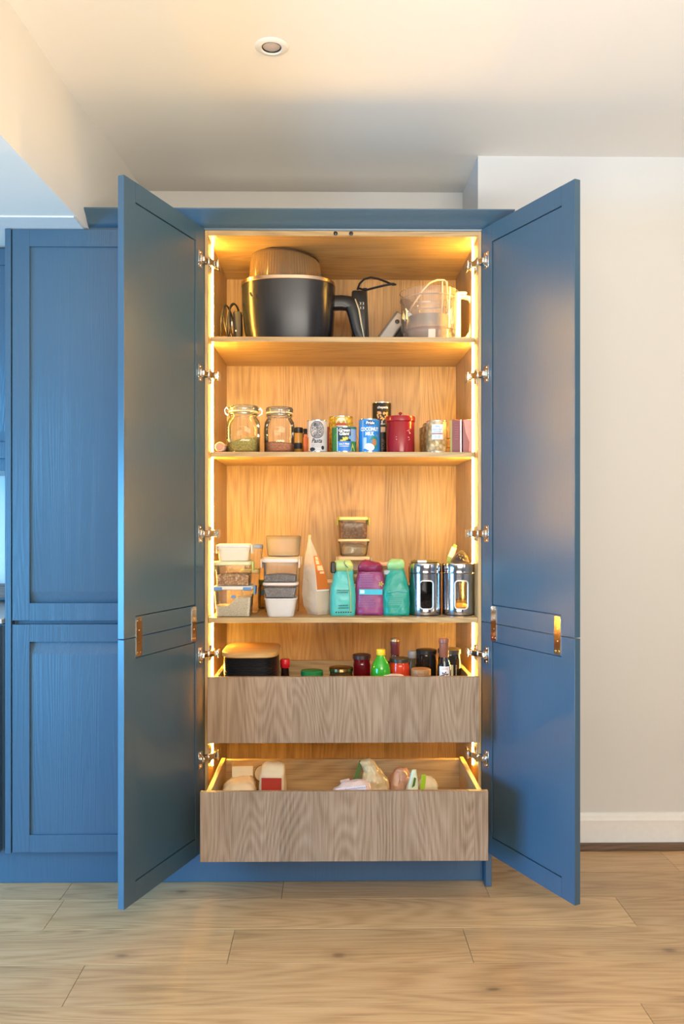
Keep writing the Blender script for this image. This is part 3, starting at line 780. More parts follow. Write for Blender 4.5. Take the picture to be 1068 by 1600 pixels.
for s_, v, sz in (('Green', .0805, .0175), ('Giant', .0675, .0175)):
    vs, fs = text_geo(s_, sz, shear=.25, bold=.0006, sx=.98); decal(t, 'title', ([(u - .001, q + v) for u, q in vs], fs), r, m_print_white, lift=.0010)
vs, fs = text_geo('SALT FREE', .0098, bold=.0003, sx=.86); decal(t, 'slogan', ([(u, q + .029) for u, q in vs], fs), r, m_print_white, lift=.0010)
decal(t, 'slogan_line', rect2(-.018, .018, .0205, .0222, 6), r, m_print_white, lift=.0010)
g = G(); rn = random.Random(2)
for i in range(16): g.add(*on_cyl(ell2(rn.uniform(-.013, .012), rn.uniform(.042, .053), .0036, .0030, 8), r, 0, 0, .0010 + i * .00002))
part('kernels_print', g, m_yellow_print, t, smooth=False)
decal(t, 'blue_badge', ell2(.0215, .0535, .006, .0065), r, plain('badge_blue', (.15, .42, .75), .45), lift=.0011)
# coconut milk can
r = .0395
t = cyl_tin('coconut_milk_can', 'bright blue coconut milk can between the green can and red canister', .099, .105, r, .124, plain('cyan_blue_label', (.015, .24, .68), .38), cat='can')
decal(t, 'brand_oval', ell2(.001, .1075, .021, .0095, 28), r, plain('navy_oval', (.01, .02, .10), .4), lift=.0005)
vs, fs = text_geo('Pride', .0155, bold=.0004, shear=.15); decal(t, 'brand_lettering', ([(u + .001, q + .1078) for u, q in vs], fs), r, m_print_white, lift=.0009)
for s_, v in (('COCONUT', .0845), ('MILK', .0675)):
    vs, fs = text_geo(s_, .0185, bold=.0008, sx=.78); decal(t, 'title', ([(u - .001, q + v) for u, q in vs], fs), r, m_print_white, lift=.0008)
decal(t, 'palm_print', ell2(.016, .035, .018, .024), r, plain('teal_print', (.02, .25, .20), .45), lift=.0005)
decal(t, 'glass_print', rect2(-.0245, -.012, .012, .054, 4), r, plain('pale_glass_print', (.45, .62, .85), .45), lift=.0006)
decal(t, 'husk_print', ([(.0, .030), (.010, .026), (.034, .060), (.028, .066)], [(0, 1, 2, 3)]), r, plain('husk_brown', (.42, .22, .05), .5), lift=.0008)
decal(t, 'shell_print', ell2(.017, .036, .010, .013), r, plain('shell_brown', (.45, .20, .08), .5), lift=.0009)
decal(t, 'coconut_half', ell2(-.001, .019, .0185, .0130, 28, -.25), r, m_print_white, lift=.0011)
decal(t, 'coconut_flesh', ell2(-.0005, .0195, .0150, .0098, 28, -.25), r, plain('flesh_grey', (.62, .66, .74), .5), lift=.0013)
decal(t, 'white_streak', rect2(-.0275, -.0262, .004, .118, 2), r, m_print_white, lift=.0007)
# tall black tin behind
r = .0365
t = cyl_tin('soup_tin', 'tall black tin with bean picture standing behind the coconut milk can', .153, .235, r, .205, plain('black_label', (.014, .010, .009), .4))
vs, fs = text_geo('chapatis', .0135, bold=.0003); decal(t, 'title', ([(u + .002, q + .184) for u, q in vs], fs), r, m_print_white)
g = G(); rn = random.Random(5)
for i in range(22): g.add(*on_cyl(ell2(rn.uniform(-.018, .02), rn.uniform(.136, .166), .0046, .0034, 8, rn.uniform(0, 3)), r, 0, 0, .0006 + i * .00003))
part('bean_print', g, plain('bean_orange', (.72, .38, .12), .5), t, smooth=False)
decal(t, 'beige_print', rect2(-.006, .012, .088, .108, 4), r, plain('beige_print', (.72, .55, .40), .5))
vs, fs = text_geo('1', .02, bold=.001); decal(t, 'numeral', ([(u - .001, q + .124) for u, q in vs], fs), r, m_print_white)
decal(t, 'small_print', bars(-.006, .118, 1, .018, .004, .003, 2, 0), r, m_print_white, lift=.0005)
vs, fs = text_geo('SOUP', .017); decal(t, 'side_lettering', ([(.004 - q, u + .042) for u, q in vs], fs), r, plain('brown_print', (.30, .17, .12), .5))
# red canister with knob lid
t = thing('red_canister', 'glossy dark red canister with knobbed lid right of the coconut milk can', 'canister', (.217, .13, z))
m_red = plain('red_enamel', (.30, .012, .020), .20)
part('body', G().lathe([(.051, .0008), (.0535, .003), (.0535, .116), (.052, .118)], 56), m_red, t)
part('lid', G().lathe([(.0553, .1183), (.0562, .119), (.0562, .134), (.054, .138), (.03, .1405), (.001, .141)], 56), m_red, t)
part('knob', G().lathe([(.0035, .141), (.003, .146), (.0065, .149), (.007, .153), (.004, .156), (.001, .1565)], 20), m_red, t)
g = G()
for (u, v, L, th) in ((.027, .082, .012, .4), (.031, .076, .010, -.9), (.034, .071, .007, .2), (.028, .056, .006, -.3), (.031, .048, .007, .6), (-.020, .057, .003, .4), (-.019, .048, .003, -.4)):
    g.add(*on_cyl(([(u - L / 2 * cos(th), v - L / 2 * sin(th)), (u + L / 2 * cos(th), v + L / 2 * sin(th)), (u + L / 2 * cos(th) + .001, v + L / 2 * sin(th) + .0012), (u - L / 2 * cos(th), v - L / 2 * sin(th) + .0012)], [(0, 1, 2, 3)]), .0535, 0))
part('white_scratches', g, m_print_white, t, smooth=False)
# three chickpea cans in a row going back
r = .0375
m_chick = granular('chickpea_label', (.50, .32, .12), (.80, .60, .30), 62, .4, (.88, .74, .46))
def chick(x, y, label, h):
    t = cyl_tin('chickpea_can', label, x, y, r, h, m_chick, cat='can', group='chickpea cans in a row')
    return t
t = chick(.350, .105, 'front chickpea can with a white and pale blue label panel', .1185)
decal(t, 'label_panel', rect2(-.022, .0215, .047, .104, 8), r, plain('pale_blue_panel', (.62, .68, .80), .5), lift=.0006)
decal(t, 'brown_band', rect2(-.0215, .021, .0665, .0705, 8), r, plain('brown_band', (.38, .15, .06), .5), lift=.0009)
m_lb = plain('slate_blue_print', (.16, .24, .42), .5)
for s_, v, sz in (('CHICK PEAS', .084, .0072), ('IN WATER', .0765, .006)):
    vs, fs = text_geo(s_, sz, sx=.9); decal(t, 'title', ([(u, q + v) for u, q in vs], fs), r, m_lb, lift=.0009)
decal(t, 'small_print', bars(-.008, .096, 2, .016, .003, .0014, 6, .1), r, m_lb, lift=.0009)
decal(t, 'lower_print', bars(-.011, .058, 2, .022, .005, .0012, 8, .2), r, m_lb, lift=.0009)
chick(.3455, .186, 'middle chickpea can of three, mostly hidden by the front one', .1185)
chick(.341, .267, 'rearmost chickpea can of three, mostly hidden by the others', .112)
t = thing('tan_jar', 'narrow tan stack of wooden pots between chickpeas and dark packet', 'pot', (.423, .31, z))
for k in range(3): part('ring', G().lathe([(.014, .001 + .036 * k), (.0165, .004 + .036 * k), (.0165, .031 + .036 * k), (.015, .0355 + .036 * k)], 24), plain('tan_wood', (.55, .33, .15), .5), t)
t = thing('maroon_box', 'dark maroon and olive box standing near the shelf right end', 'box', (.4275, .14, z))
part('body', G().box(-.021, .021, -.04, .04, .0005, .124, .0015, Matrix.Rotation(radians(-8), 4, 'Z')), plain('maroon_card', (.17, .02, .03), .35), t)
Mz = Matrix.Rotation(radians(-8), 4, 'Z')
part('olive_panel', G().box(-.0217, -.0212, -.038, .038, .003, .121, 0, Mz).box(-.0212, -.0135, -.0406, -.0401, .001, .123, 0, Mz), plain('olive_card', (.30, .28, .05), .35), t)
part('silver_edge', G().box(.0175, .0212, -.0407, -.0402, .001, .124, 0, Mz), plain('silver_edge', (.75, .70, .62), .25, .8), t)
part('printing', G().add(*on_face(bars(-.010, .105, 7, .024, .009, .0016, 4, .3), (0, -.0405, 0), (1, 0, 0), (0, 0, 1))), plain('rose_print', (.42, .08, .12), .5), t, smooth=False)
t = thing('pink_carton', 'pink carton with pale flower band at the right end of the second shelf', 'carton', (.4655, .125, z))
part('body', G().box(-.0185, .0165, -.035, .035, .0005, .124, .002), plain('brown_pink_card', (.30, .10, .09), .45), t)
part('pink_print', G().add(*on_face(([(-.016, .122), (.0165, .122), (.0165, .004), (.004, .004), (.006, .04), (-.008, .075), (-.012, .1)], [(0, 6, 5, 4, 3, 2, 1)]), (0, -.0352, 0), (1, 0, 0), (0, 0, 1))), plain('salmon_print', (.75, .28, .24), .5), t, smooth=False)

# ================================================================== THIRD SHELF (z = 0.967)
z = S3
def tub(name, label, cat, x, y, zb, w, d, h, lid=None, body=None, taper=.86, lid_h=.012, clips=(), clip_m=None, exp=6.0, rz=0.0, group='food storage tubs', rim=True):
    """rectangular food tub: tapered body, rim, optional lid with fold-down clips"""
    t = thing(name, label, cat, (x, y, zb), rz, group)
    bh = h - (lid_h if lid else 0); W2, D2 = w / 2, d / 2
    secs = [(0, 0, .0006, W2 * taper * .95, D2 * taper * .95, exp), (0, 0, .005, W2 * taper, D2 * taper, exp), (0, 0, bh * .9, W2 * .95, D2 * .95, exp), (0, 0, bh - .001, W2 * .96, D2 * .96, exp)]
    part('body', G().loft(secs, 48, (True, False)), body or m_plast, t, angle=45)
    if rim: part('rim', G().loft([(0, 0, bh - .006, W2 * .955, D2 * .955, exp), (0, 0, bh - .006, W2 * .99, D2 * .99, exp), (0, 0, bh - .0005, W2 * .99, D2 * .99, exp), (0, 0, bh - .0005, W2 * .92, D2 * .92, exp)], 48, (False, False)), body or m_plast, t)
    if lid:
        part('lid', G().loft([(0, 0, bh, W2 * .99, D2 * .99, exp), (0, 0, bh + .002, W2 * 1.01, D2 * 1.01, exp), (0, 0, bh + lid_h * .75, W2 * 1.0, D2 * 1.0, exp), (0, 0, bh + lid_h, W2 * .93, D2 * .93, exp), (0, 0, bh + lid_h - .0015, W2 * .85, D2 * .82, exp)], 48), lid, t)
    for c in clips:
        if c in 'lr':
            s = -1 if c == 'l' else 1
            part('clip', G().box(min(s * W2 * 1.012, s * (W2 * 1.012 + .006)), max(s * W2 * 1.012, s * (W2 * 1.012 + .006)), -D2 * .5, D2 * .5, bh - .022, bh + lid_h * .8, .002), clip_m or lid, t)
        else:
            part('clip', G().box(-W2 * .92, -W2 * .52, -(D2 * 1.012 + .004), -D2 * 1.013, bh - .002, bh + lid_h * .7, .0015) if c == 'f' else G().box(W2 * .52, W2 * .92, -(D2 * 1.012 + .004), -D2 * 1.013, bh - .002, bh + lid_h * .7, .0015), clip_m or lid, t)
    return t
def tubfill(name, label, cat, x, y, zb, w, d, h0, hs, m, taper=.86, bh=.05, amt=.0015, seed=1, n=20):
    """granular filling with an uneven top surface, hs(u)->height factor along x"""
    from mathutils import noise
    def sc(zz): return (taper + (.95 - taper) * min(1, zz / (bh * .9))) * .955
    W2, D2 = w / 2, d / 2
    g = G(); m_ = 12; vs = []; fs = []
    for i in range(n + 1):
        for j in range(m_ + 1):
            u, v = -1 + 2 * i / n, -1 + 2 * j / m_
            hh = h0 * hs(u); q = noise.noise(Vector((u * 5 + seed, v * 5, seed * 2.0))) * amt * 2
            s = sc(hh); vs.append((u * W2 * s * .985, v * D2 * s * .985, hh + q))
    for i in range(n):
        for j in range(m_): a = i * (m_ + 1) + j; fs.append((a, a + m_ + 1, a + m_ + 2, a + 1))
    b = len(vs); per = [i * (m_ + 1) for i in range(n + 1)] + [n * (m_ + 1) + j for j in range(1, m_ + 1)] + [i * (m_ + 1) + m_ for i in range(n - 1, -1, -1)] + [j for j in range(m_ - 1, 0, -1)]
    s0 = sc(0)
    for k in per: vs.append((vs[k][0] / sc(vs[k][2]) * s0, vs[k][1] / sc(vs[k][2]) * s0, .0018))
    N = len(per)
    for k in range(N): fs.append((per[k], per[(k + 1) % N], b + (k + 1) % N, b + k))
    fs.append(tuple(b + k for k in range(N)))
    return tag(g.add(vs, fs).build(name, m, loc=(x, y, zb), angle=60), label, cat, kind='stuff')
# left stack
tub('rice_tub', 'wide clear tub of rice with blue clips, bottom of the left stack', 'food tub', -.402, .085, z, .146, .13, .113, m_lid_white, m_plast, .86, .013, 'fgr', m_blue_plastic)
o = [c for c in bpy.data.objects if c.parent and c.parent.get('label', '').startswith('wide clear tub of rice')]
part('blue_label', G().add(*on_face(rect2(-.006, .012, .070, .080, 1), (0, -.0625, 0), (1, 0, 0), (0, -.06, 1))), m_blue_plastic, o[0].parent, smooth=False)
tubfill('rice', 'sloping heap of white rice inside the wide bottom tub at left', 'rice', -.402, .085, z, .146, .13, .068, lambda u: .80 + .24 * max(-1, min(1, (u + .05) * 4)), granular('rice_grain', (.84, .72, .54), (.92, .86, .72), 420), .86, .10)
tub('nut_tub', 'clear tub of mixed nuts with pale lime lid, middle of the left stack', 'food tub', -.4035, .085, z + .1135, .134, .118, .089, plain('creamy_lime_lid', (.78, .78, .50), .4), m_plast, .90, .014, 'lr', plain('lime_clip', (.58, .68, .22), .4))
tubfill('mixed_nuts', 'mixed nuts filling the lower half of the lime-lidded tub', 'nuts', -.4035, .085, z + .1135, .134, .118, .042, lambda u: 1 - .12 * u * u, granular('nut_grain', (.45, .18, .07), (.82, .50, .22), 130, .5, (.88, .72, .46)), .90, .075, .004, 3)
tub('snack_tub', 'milky white clip-lid tub on top of the left stack', 'food tub', -.4015, .085, z + .203, .122, .110, .062, m_lid_white, plain('milk_white_tub', (.80, .76, .66), .4), .88, .013, 'lr', m_lid_white)
# stack behind
t = thing('spread_jar', 'squat clear jar with dark green lid at the back behind the tub stacks', 'jar', (-.303, .33, z))
part('glass_body', G().lathe([(.030, .0006), (.034, .004), (.034, .085), (.028, .097)], 32), clear('olive_glass', (.6, .52, .3), .05, .25, (.30, .22, .08)), t)
part('lid', G().lathe([(.0315, .0972), (.0322, .099), (.0322, .112), (.03, .1145), (.001, .1148)], 32), plain('dark_green_lid', (.05, .10, .04), .35), t)
part('blue_label', G().add(*on_cyl(rect2(-.02, .03, .055, .078, 8), .034, 0)), plain('petrol_label', (.05, .16, .24), .5), t, smooth=False)
tub('beaker_tub', 'tall clear tub behind the lime-lidded tub, lower of the back pair', 'food tub', -.3565, .22, z, .072, .085, .165, plain('faded_yellow_lid', (.72, .66, .36), .4), m_plast, .92, .012)
tub('blue_lid_tub', 'clear tub with slate blue clip lid at the back, behind the left stack', 'food tub', -.348, .22, z + .1655, .078, .085, .094, plain('slate_blue_lid', (.24, .34, .52), .4), m_plast, .82, .013, 'f', m_plast_milk)
# second stack
m_tubwhite = plain('white_tub_plastic', (.66, .64, .64), .4)
tub('white_tub', 'plain white tub at the bottom of the second stack', 'food tub', -.2285, .065, z, .122, .105, .069, None, m_tubwhite, .80, exp=5)
tag(G().loft([(0, 0, 0, .052, .044, 5), (0, 0, .006, .054, .046, 5)], 40).build('flour', plain('flour_white', (.8, .78, .74), .9), loc=(-.2285, .065, z + .0585)), 'level white flour filling the plain white tub', 'flour', kind='stuff')
tub('chia_tub', 'milky tub of chia seeds, middle of the second stack', 'food tub', -.2300, .07, z + .0695, .130, .108, .056, m_lid_pink, m_plast, .80, .010, exp=5)
m_chia = granular('chia_seed_grain', (.20, .18, .19), (.52, .48, .50), 520, .6, (.75, .70, .68))
tubfill('chia_seeds', 'grey chia seeds filling the middle tub of the second stack', 'seeds', -.2300, .07, z + .0695, .130, .108, .036, lambda u: 1.0, m_chia, .80, .045, .001)
tub('seed_tub', 'clear tub with pinkish clip lid, upper tub of the second stack', 'food tub', -.2310, .075, z + .126, .131, .108, .087, m_lid_pink, m_plast, .90, .014, 'lr', m_lid_pink, exp=7)
tubfill('poppy_seeds', 'dark speckled seeds low in the pink-lidded upper tub', 'seeds', -.2310, .075, z + .126, .131, .108, .026, lambda u: 1.08 - .16 * u * u, granular('seed_grain', (.12, .11, .12), (.42, .38, .38), 520, .6, (.66, .6, .55)), .90, .07, .001, 5)
# behind second stack: two tall tubs and a round one on top
tub('rear_tub', 'clear clip-lid tub at the back, under the round container', 'food tub', -.234, .215, z, .142, .10, .214, plain('cream_lid', (.78, .66, .46), .4), m_plast, .92, .010, 'r', plain('cream_clip', (.78, .66, .48), .4))
t = thing('round_container', 'round pale plastic container on top of the back tub', 'container', (-.2285, .215, z + .2145))
part('body', G().lathe([(.058, .0006), (.062, .004), (.067, .066), (.0675, .068)], 44, (True, False)), m_plast_milk, t)
part('lid', G().lathe([(.0678, .0682), (.0685, .0695), (.0685, .076), (.064, .079), (.001, .0792)], 44), clear('pale_amber_lid', (.85, .78, .62), .25, .55, (.72, .60, .40)), t)
tag(G().lathe([(.054, 0), (.0585, .003), (.059, .010), (.02, .013), (.001, .0132)], 36).build('semolina', plain('pale_grain', (.74, .60, .38), .8), loc=(-.2285, .215, z + .2158)), 'thin layer of pale grain at the bottom of the round container', 'grain', kind='stuff')
def dense(secs, k=24, zi=2):
    out = []
    for a, b in zip(secs, secs[1:]):
        m_ = max(1, min(k, int((b[zi] - a[zi]) / .006)))
        out += [tuple(p + (q - p) * i / m_ for p, q in zip(a, b)) for i in range(m_)]
    return out + [secs[-1]]
# --- kraft paper bag, diamond in plan so one edge faces the room
t = thing('paper_bag', 'pointed cream paper flour bag with orange side label on the third shelf', 'paper bag', (-.103, .12, z))
def bagring(zz, l, r_, f, b, cx, cy=0.0, n=6):
    P = [(cx - l, cy), (cx, cy - f), (cx + r_, cy), (cx, cy + b)]; out = []
    for k in range(4):
        a, c = P[k], P[(k + 1) % 4]
        for i in range(n):
            q = i / n; bow = .0015 * sin(pi * q)
            mx, my = a[0] + (c[0] - a[0]) * q, a[1] + (c[1] - a[1]) * q
            L = math.hypot(mx - cx, my - cy) or 1
            out.append((mx + (mx - cx) / L * bow, my + (my - cy) / L * bow, zz))
    return out
bs = [(.0008, .040, .044, .036, .04, .010), (.03, .049, .049, .042, .04, .006), (.075, .051, .052, .042, .04, .000), (.125, .046, .046, .037, .036, -.003), (.18, .035, .034, .029, .032, -.008), (.225, .024, .020, .020, .026, -.014), (.258, .013, .010, .011, .02, -.018), (.272, .008, .006, .007, .016, -.020), (.288, .006, .004, .006, .014, -.0215)]
rings = [bagring(*a) for a in dense(bs, 24, 0)]
g = G().rings(rings); g.jitter(.0032, 22, 3, keep=lambda p: p[2] < .004); g.jitter(.0014, 75, 5, keep=lambda p: p[2] < .004)
part('body', g, crinkle('cream_kraft_paper', (.66, .55, .44), .55, scale=14, strength=.8, c2=(.54, .43, .33)), t, angle=32)
def bagpt(zz, q, lift=.0042):
    for a, b in zip(bs, bs[1:]):
        if a[0] <= zz <= b[0]:
            f = (zz - a[0]) / (b[0] - a[0]); v = [a[i] + (b[i] - a[i]) * f for i in range(6)]
            x0, y0, x1, y1 = v[5], -v[3], v[5] + v[2], 0.0
            nx, ny = v[3], -v[2]; L = math.hypot(nx, ny)
            return (x0 + (x1 - x0) * q + nx / L * lift, y0 + (y1 - y0) * q + ny / L * lift, zz)
def bagpatch(q0, q1, z0, z1, n=8, lift=.0042):
    vs = []; fs = []
    for i in range(n + 1):
        zz = z0 + (z1 - z0) * i / n
        vs += [bagpt(zz, q0, lift), bagpt(zz, q1, lift)]
        if i: fs.append((2 * i - 2, 2 * i - 1, 2 * i + 1, 2 * i))
    return vs, fs
part('orange_label', G().add(*bagpatch(.10, .98, .094, .220, 8)), plain('orange_label_print', (.62, .17, .03), .45), t)
part('white_border', G().add(*bagpatch(.06, 1.0, .089, .0938, 1)).add(*bagpatch(.06, .0995, .094, .222, 8)), m_print_white, t)
vs, fs = [], []
for (z0, z1, a, b) in ((.205, .216, .35, .75), (.188, .203, .3, .7), (.165, .183, .35, .9), (.153, .161, .5, .9)):
    v2, f2 = bagpatch(a, b, z0, z1, 1, .0048); k = len(vs); vs += v2; fs += [tuple(i + k for i in f) for f in f2]
part('label_print', G().add(vs, fs), plain('label_print_cream', (.85, .62, .42), .5), t)
part('folded_tip', G().box(-.0265, -.0165, -.008, .016, .284, .298, .003), plain('yellow_tape', (.78, .58, .28), .5), t)
# --- coffee style pouches
def pouch(name, label, x, y, rz, w, d, h, m, top_m, neck=.55, shoulder=.62, lean=0.0, seed=1, top=True, scale=26):
    t = thing(name, label, 'pouch', (x, y, z), rz)
    S_ = [(.0006, .95, .9, 5), (.008, 1.0, 1.0, 4.2), (.3, 1.0, 1.02, 4), (shoulder * .8, .98, .95, 4), (shoulder, .86, .78, 3.6), (.80, neck + .10, .50, 3.2), (.90, neck, .34, 3)]
    secs = [(lean * q * w, .10 * d * max(0, q - .5), q * h if q > .01 else q, w / 2 * a, d / 2 * b, e) for q, a, b, e in S_]
    g = G().loft(dense(secs), 72); g.jitter(.0030, 30, seed, keep=lambda p: p[2] < .005); g.jitter(.0014, 90, seed + 2, keep=lambda p: p[2] < .005)
    part('body', g, m, t, angle=60)
    if top:
        cx = lean * .9 * w; nw = w / 2 * neck
        g = G().loft([(cx, .04 * d, h * .80, nw * 1.02, d * .26, 3), (cx, .0, h * .86, nw * 1.16, d * .36, 3), (cx, -.05 * d, h * .92, nw * 1.18, d * .38, 2.8), (cx, -.05 * d, h * .965, nw * 1.02, d * .30, 2.6), (cx + .004, -.02 * d, h * .992, nw * .70, d * .16, 2.4), (cx + .004, 0, h, nw * .3, d * .06, 2)], 48); g.jitter(.0042, 48, seed + 3); g.jitter(.009 if neck > .69 else .004, 26, seed + 9)
        part('rolled_top', g, top_m, t, angle=60)
    return t
t = pouch('teal_pouch', 'light teal coffee pouch with lime rolled top and black clip', -.0015, .085, radians(6), .094, .066, .205, crinkle('light_teal_foil', (.05, .42, .40), .32, scale=22, strength=.35, c2=(.08, .50, .44)), crinkle('lime_foil', (.52, .66, .22), .35, scale=24, strength=.35, c2=(.40, .62, .30)), .68, .60, .03, 2)
g = G()
for b_ in ((-.026, .094, 2, .046, .008), (-.020, .038, 2, .040, .009)): g.add(*on_face(bars(*b_, h=.0026, seed=int(b_[1] * 1000), ragged=.1), (0, -.0385, 0), (1, 0, 0), (0, 0, 1)))
for i in range(7): g.add(*on_face(rect2(-.03 + i * .009, -.0255 + i * .009, .012, .017, 1), (0, -.0375, 0), (1, 0, 0), (0, 0, 1)))
part('dark_print', g, m_print_dark, t, smooth=False)
part('clip', G().box(-.047, -.028, -.030, -.004, .158, .200, .004), m_black, t)
part('side_seam', G().tube([(.026, -.036, .012), (.024, -.038, .09), (.017, -.034, .15), (.008, -.03, .19)], [.0022, .0024, .0022, .002], 6), plain('lime_seam', (.35, .45, .18), .4), t)
part('hook_mark', G().tube([(.004, -.039, .203), (.001, -.040, .195), (.008, -.0405, .185), (.016, -.040, .178)], .0012, 6), m_print_dark, t)
t = pouch('purple_pouch', 'plum purple pouch with cyan band, between the two teal pouches', .1025, .105, radians(-7), .110, .080, .200, crinkle('plum_foil', (.25, .035, .12), .36, scale=20, strength=.4, c2=(.32, .06, .19)), crinkle('plum_fold', (.28, .03, .09), .28, scale=30, strength=.5), .70, .80, 0.0, 5)
part('cyan_band', G().add(*on_face(rect2(-.038, .048, .078, .098, 6), (0, -.0445, 0), (1, 0, 0), (0, 0, 1))), plain('cyan_band_print', (.04, .46, .58), .4), t, smooth=False)
part('white_square', G().add(*on_face(rect2(-.034, -.018, .082, .095, 1), (0, -.0452, 0), (1, 0, 0), (0, 0, 1))), plain('icy_print', (.55, .78, .85), .5), t, smooth=False)
g = G().add(*on_face(bars(-.036, .150, 8, .056, .0062, .0018, 11, .2), (0, -.0425, 0), (1, 0, 0), (0, 0, 1))).add(*on_face(bars(-.040, .070, 7, .064, .0062, .0018, 12, .25), (0, -.0447, 0), (1, 0, 0), (0, 0, 1)))
part('small_print', g, plain('lilac_print', (.35, .22, .48), .5), t, smooth=False)
g = G()
for k in range(5): g.add(*on_face(ell2(.043 + .006 * cos(k * 1.257), .118 + .006 * sin(k * 1.257), .0045, .0028, 8, k * 1.257), (0, -.0425, 0), (1, 0, 0), (0, 0, 1)))
part('flower_print', g, plain('olive_flower', (.45, .33, .03), .5), t, smooth=False)
t = pouch('green_pouch', 'deep emerald pouch with twisted green top, left of the steel canisters', .1985, .085, radians(-5), .100, .070, .208, crinkle('emerald_foil', (.008, .26, .19), .30, scale=20, strength=.45, c2=(.012, .33, .24)), crinkle('green_yellow_foil', (.12, .50, .20), .3, scale=34, strength=.6, c2=(.45, .66, .30)), .54, .58, -.03, 8)
g = G().add(*on_face(bars(-.028, .070, 5, .056, .007, .0016, 21, .2), (0, -.0415, 0), (1, 0, 0), (0, 0, 1)))
part('small_print', g, plain('pale_green_print', (.12, .50, .38), .5), t, smooth=False)
part('crease', G().tube([(-.03, -.0395, .088), (0, -.0405, .092), (.04, -.0385, .090)], .002, 6), plain('turquoise_fold', (.05, .45, .40), .3), t)
part('clip', G().box(-.046, -.022, -.014, .004, .150, .168, .003), plain('pale_grey_clip', (.35, .37, .38), .3), t)
# --- clear boxes stacked at the very back
tub('lower_back_box', 'bottom clear box of the rear stack, mostly behind the teal pouch', 'food tub', .050, .44, z, .128, .11, .094, plain('pale_straw_lid', (.76, .62, .42), .4), m_plast, .90, .012, group='rear stack of clear boxes')
tub('crisp_box', 'clear box with straw coloured clip lid, third from top of rear stack', 'food tub', .050, .44, z + .0945, .134, .11, .111, plain('straw_lid', (.78, .66, .48), .4), m_plast, .90, .014, 'lr', plain('straw_clip', (.70, .58, .46), .4), group='rear stack of clear boxes')
tub('bag_box', 'clear box with crinkled wrapper inside, second from top of rear stack', 'food tub', .049, .44, z + .206, .129, .105, .071, plain('straw_lid_pale', (.80, .68, .46), .4), m_plast, .84, .009, group='rear stack of clear boxes')
tub('brown_box', 'clear box of brown powder with lime clip, top of the rear stack', 'food tub', .047, .44, z + .2775, .122, .10, .090, plain('lemon_lid', (.78, .74, .32), .4), m_plast, .90, .012, 'lr', plain('bright_lime_clip', (.45, .58, .04), .4), group='rear stack of clear boxes')
tubfill('cocoa_powder', 'brown powder filling the top box of the rear stack', 'powder', .047, .44, z + .2775, .122, .10, .067, lambda u: 1.0 - .06 * u, granular('cocoa_grain', (.22, .10, .05), (.36, .18, .09), 120, .8), .90, .078, .003, 7)
for nm, lb, dz, sd, c in (('foil_wrapper', 'crumpled cream wrapper inside the second box of the rear stack', .2075, 4, (.62, .50, .34)), ('crisp_packet', 'crumpled olive packet inside the third box of the rear stack', .096, 9, (.42, .32, .14))):
    g = G().loft([(0, 0, .001, .038, .030, 2.5), (0, 0, .012, .050, .040, 3), (.004, 0, .036, .050, .040, 3), (-.004, 0, .05, .030, .02, 2)], 40); g.jitter(.006, 40, sd, keep=lambda p: p[2] < .004)
    tag(g.build(nm, crinkle(nm + '_foil', c, .3, .3, 40, .8), loc=(.049, .44, z + dz)), lb, 'wrapper')
tub('pink_lid_tub', 'low tub with salmon pink lid at the back, behind the purple pouch', 'food tub', .186, .44, z, .130, .10, .182, plain('salmon_lid', (.78, .46, .34), .45), m_plast, .92, .014)
tub('small_back_tub', 'small pale tub in the gap between paper bag and teal pouch', 'food tub', -.060, .33, z, .062, .07, .115, plain('peach_lid', (.78, .62, .48), .45), m_plast_milk, .88, .010)
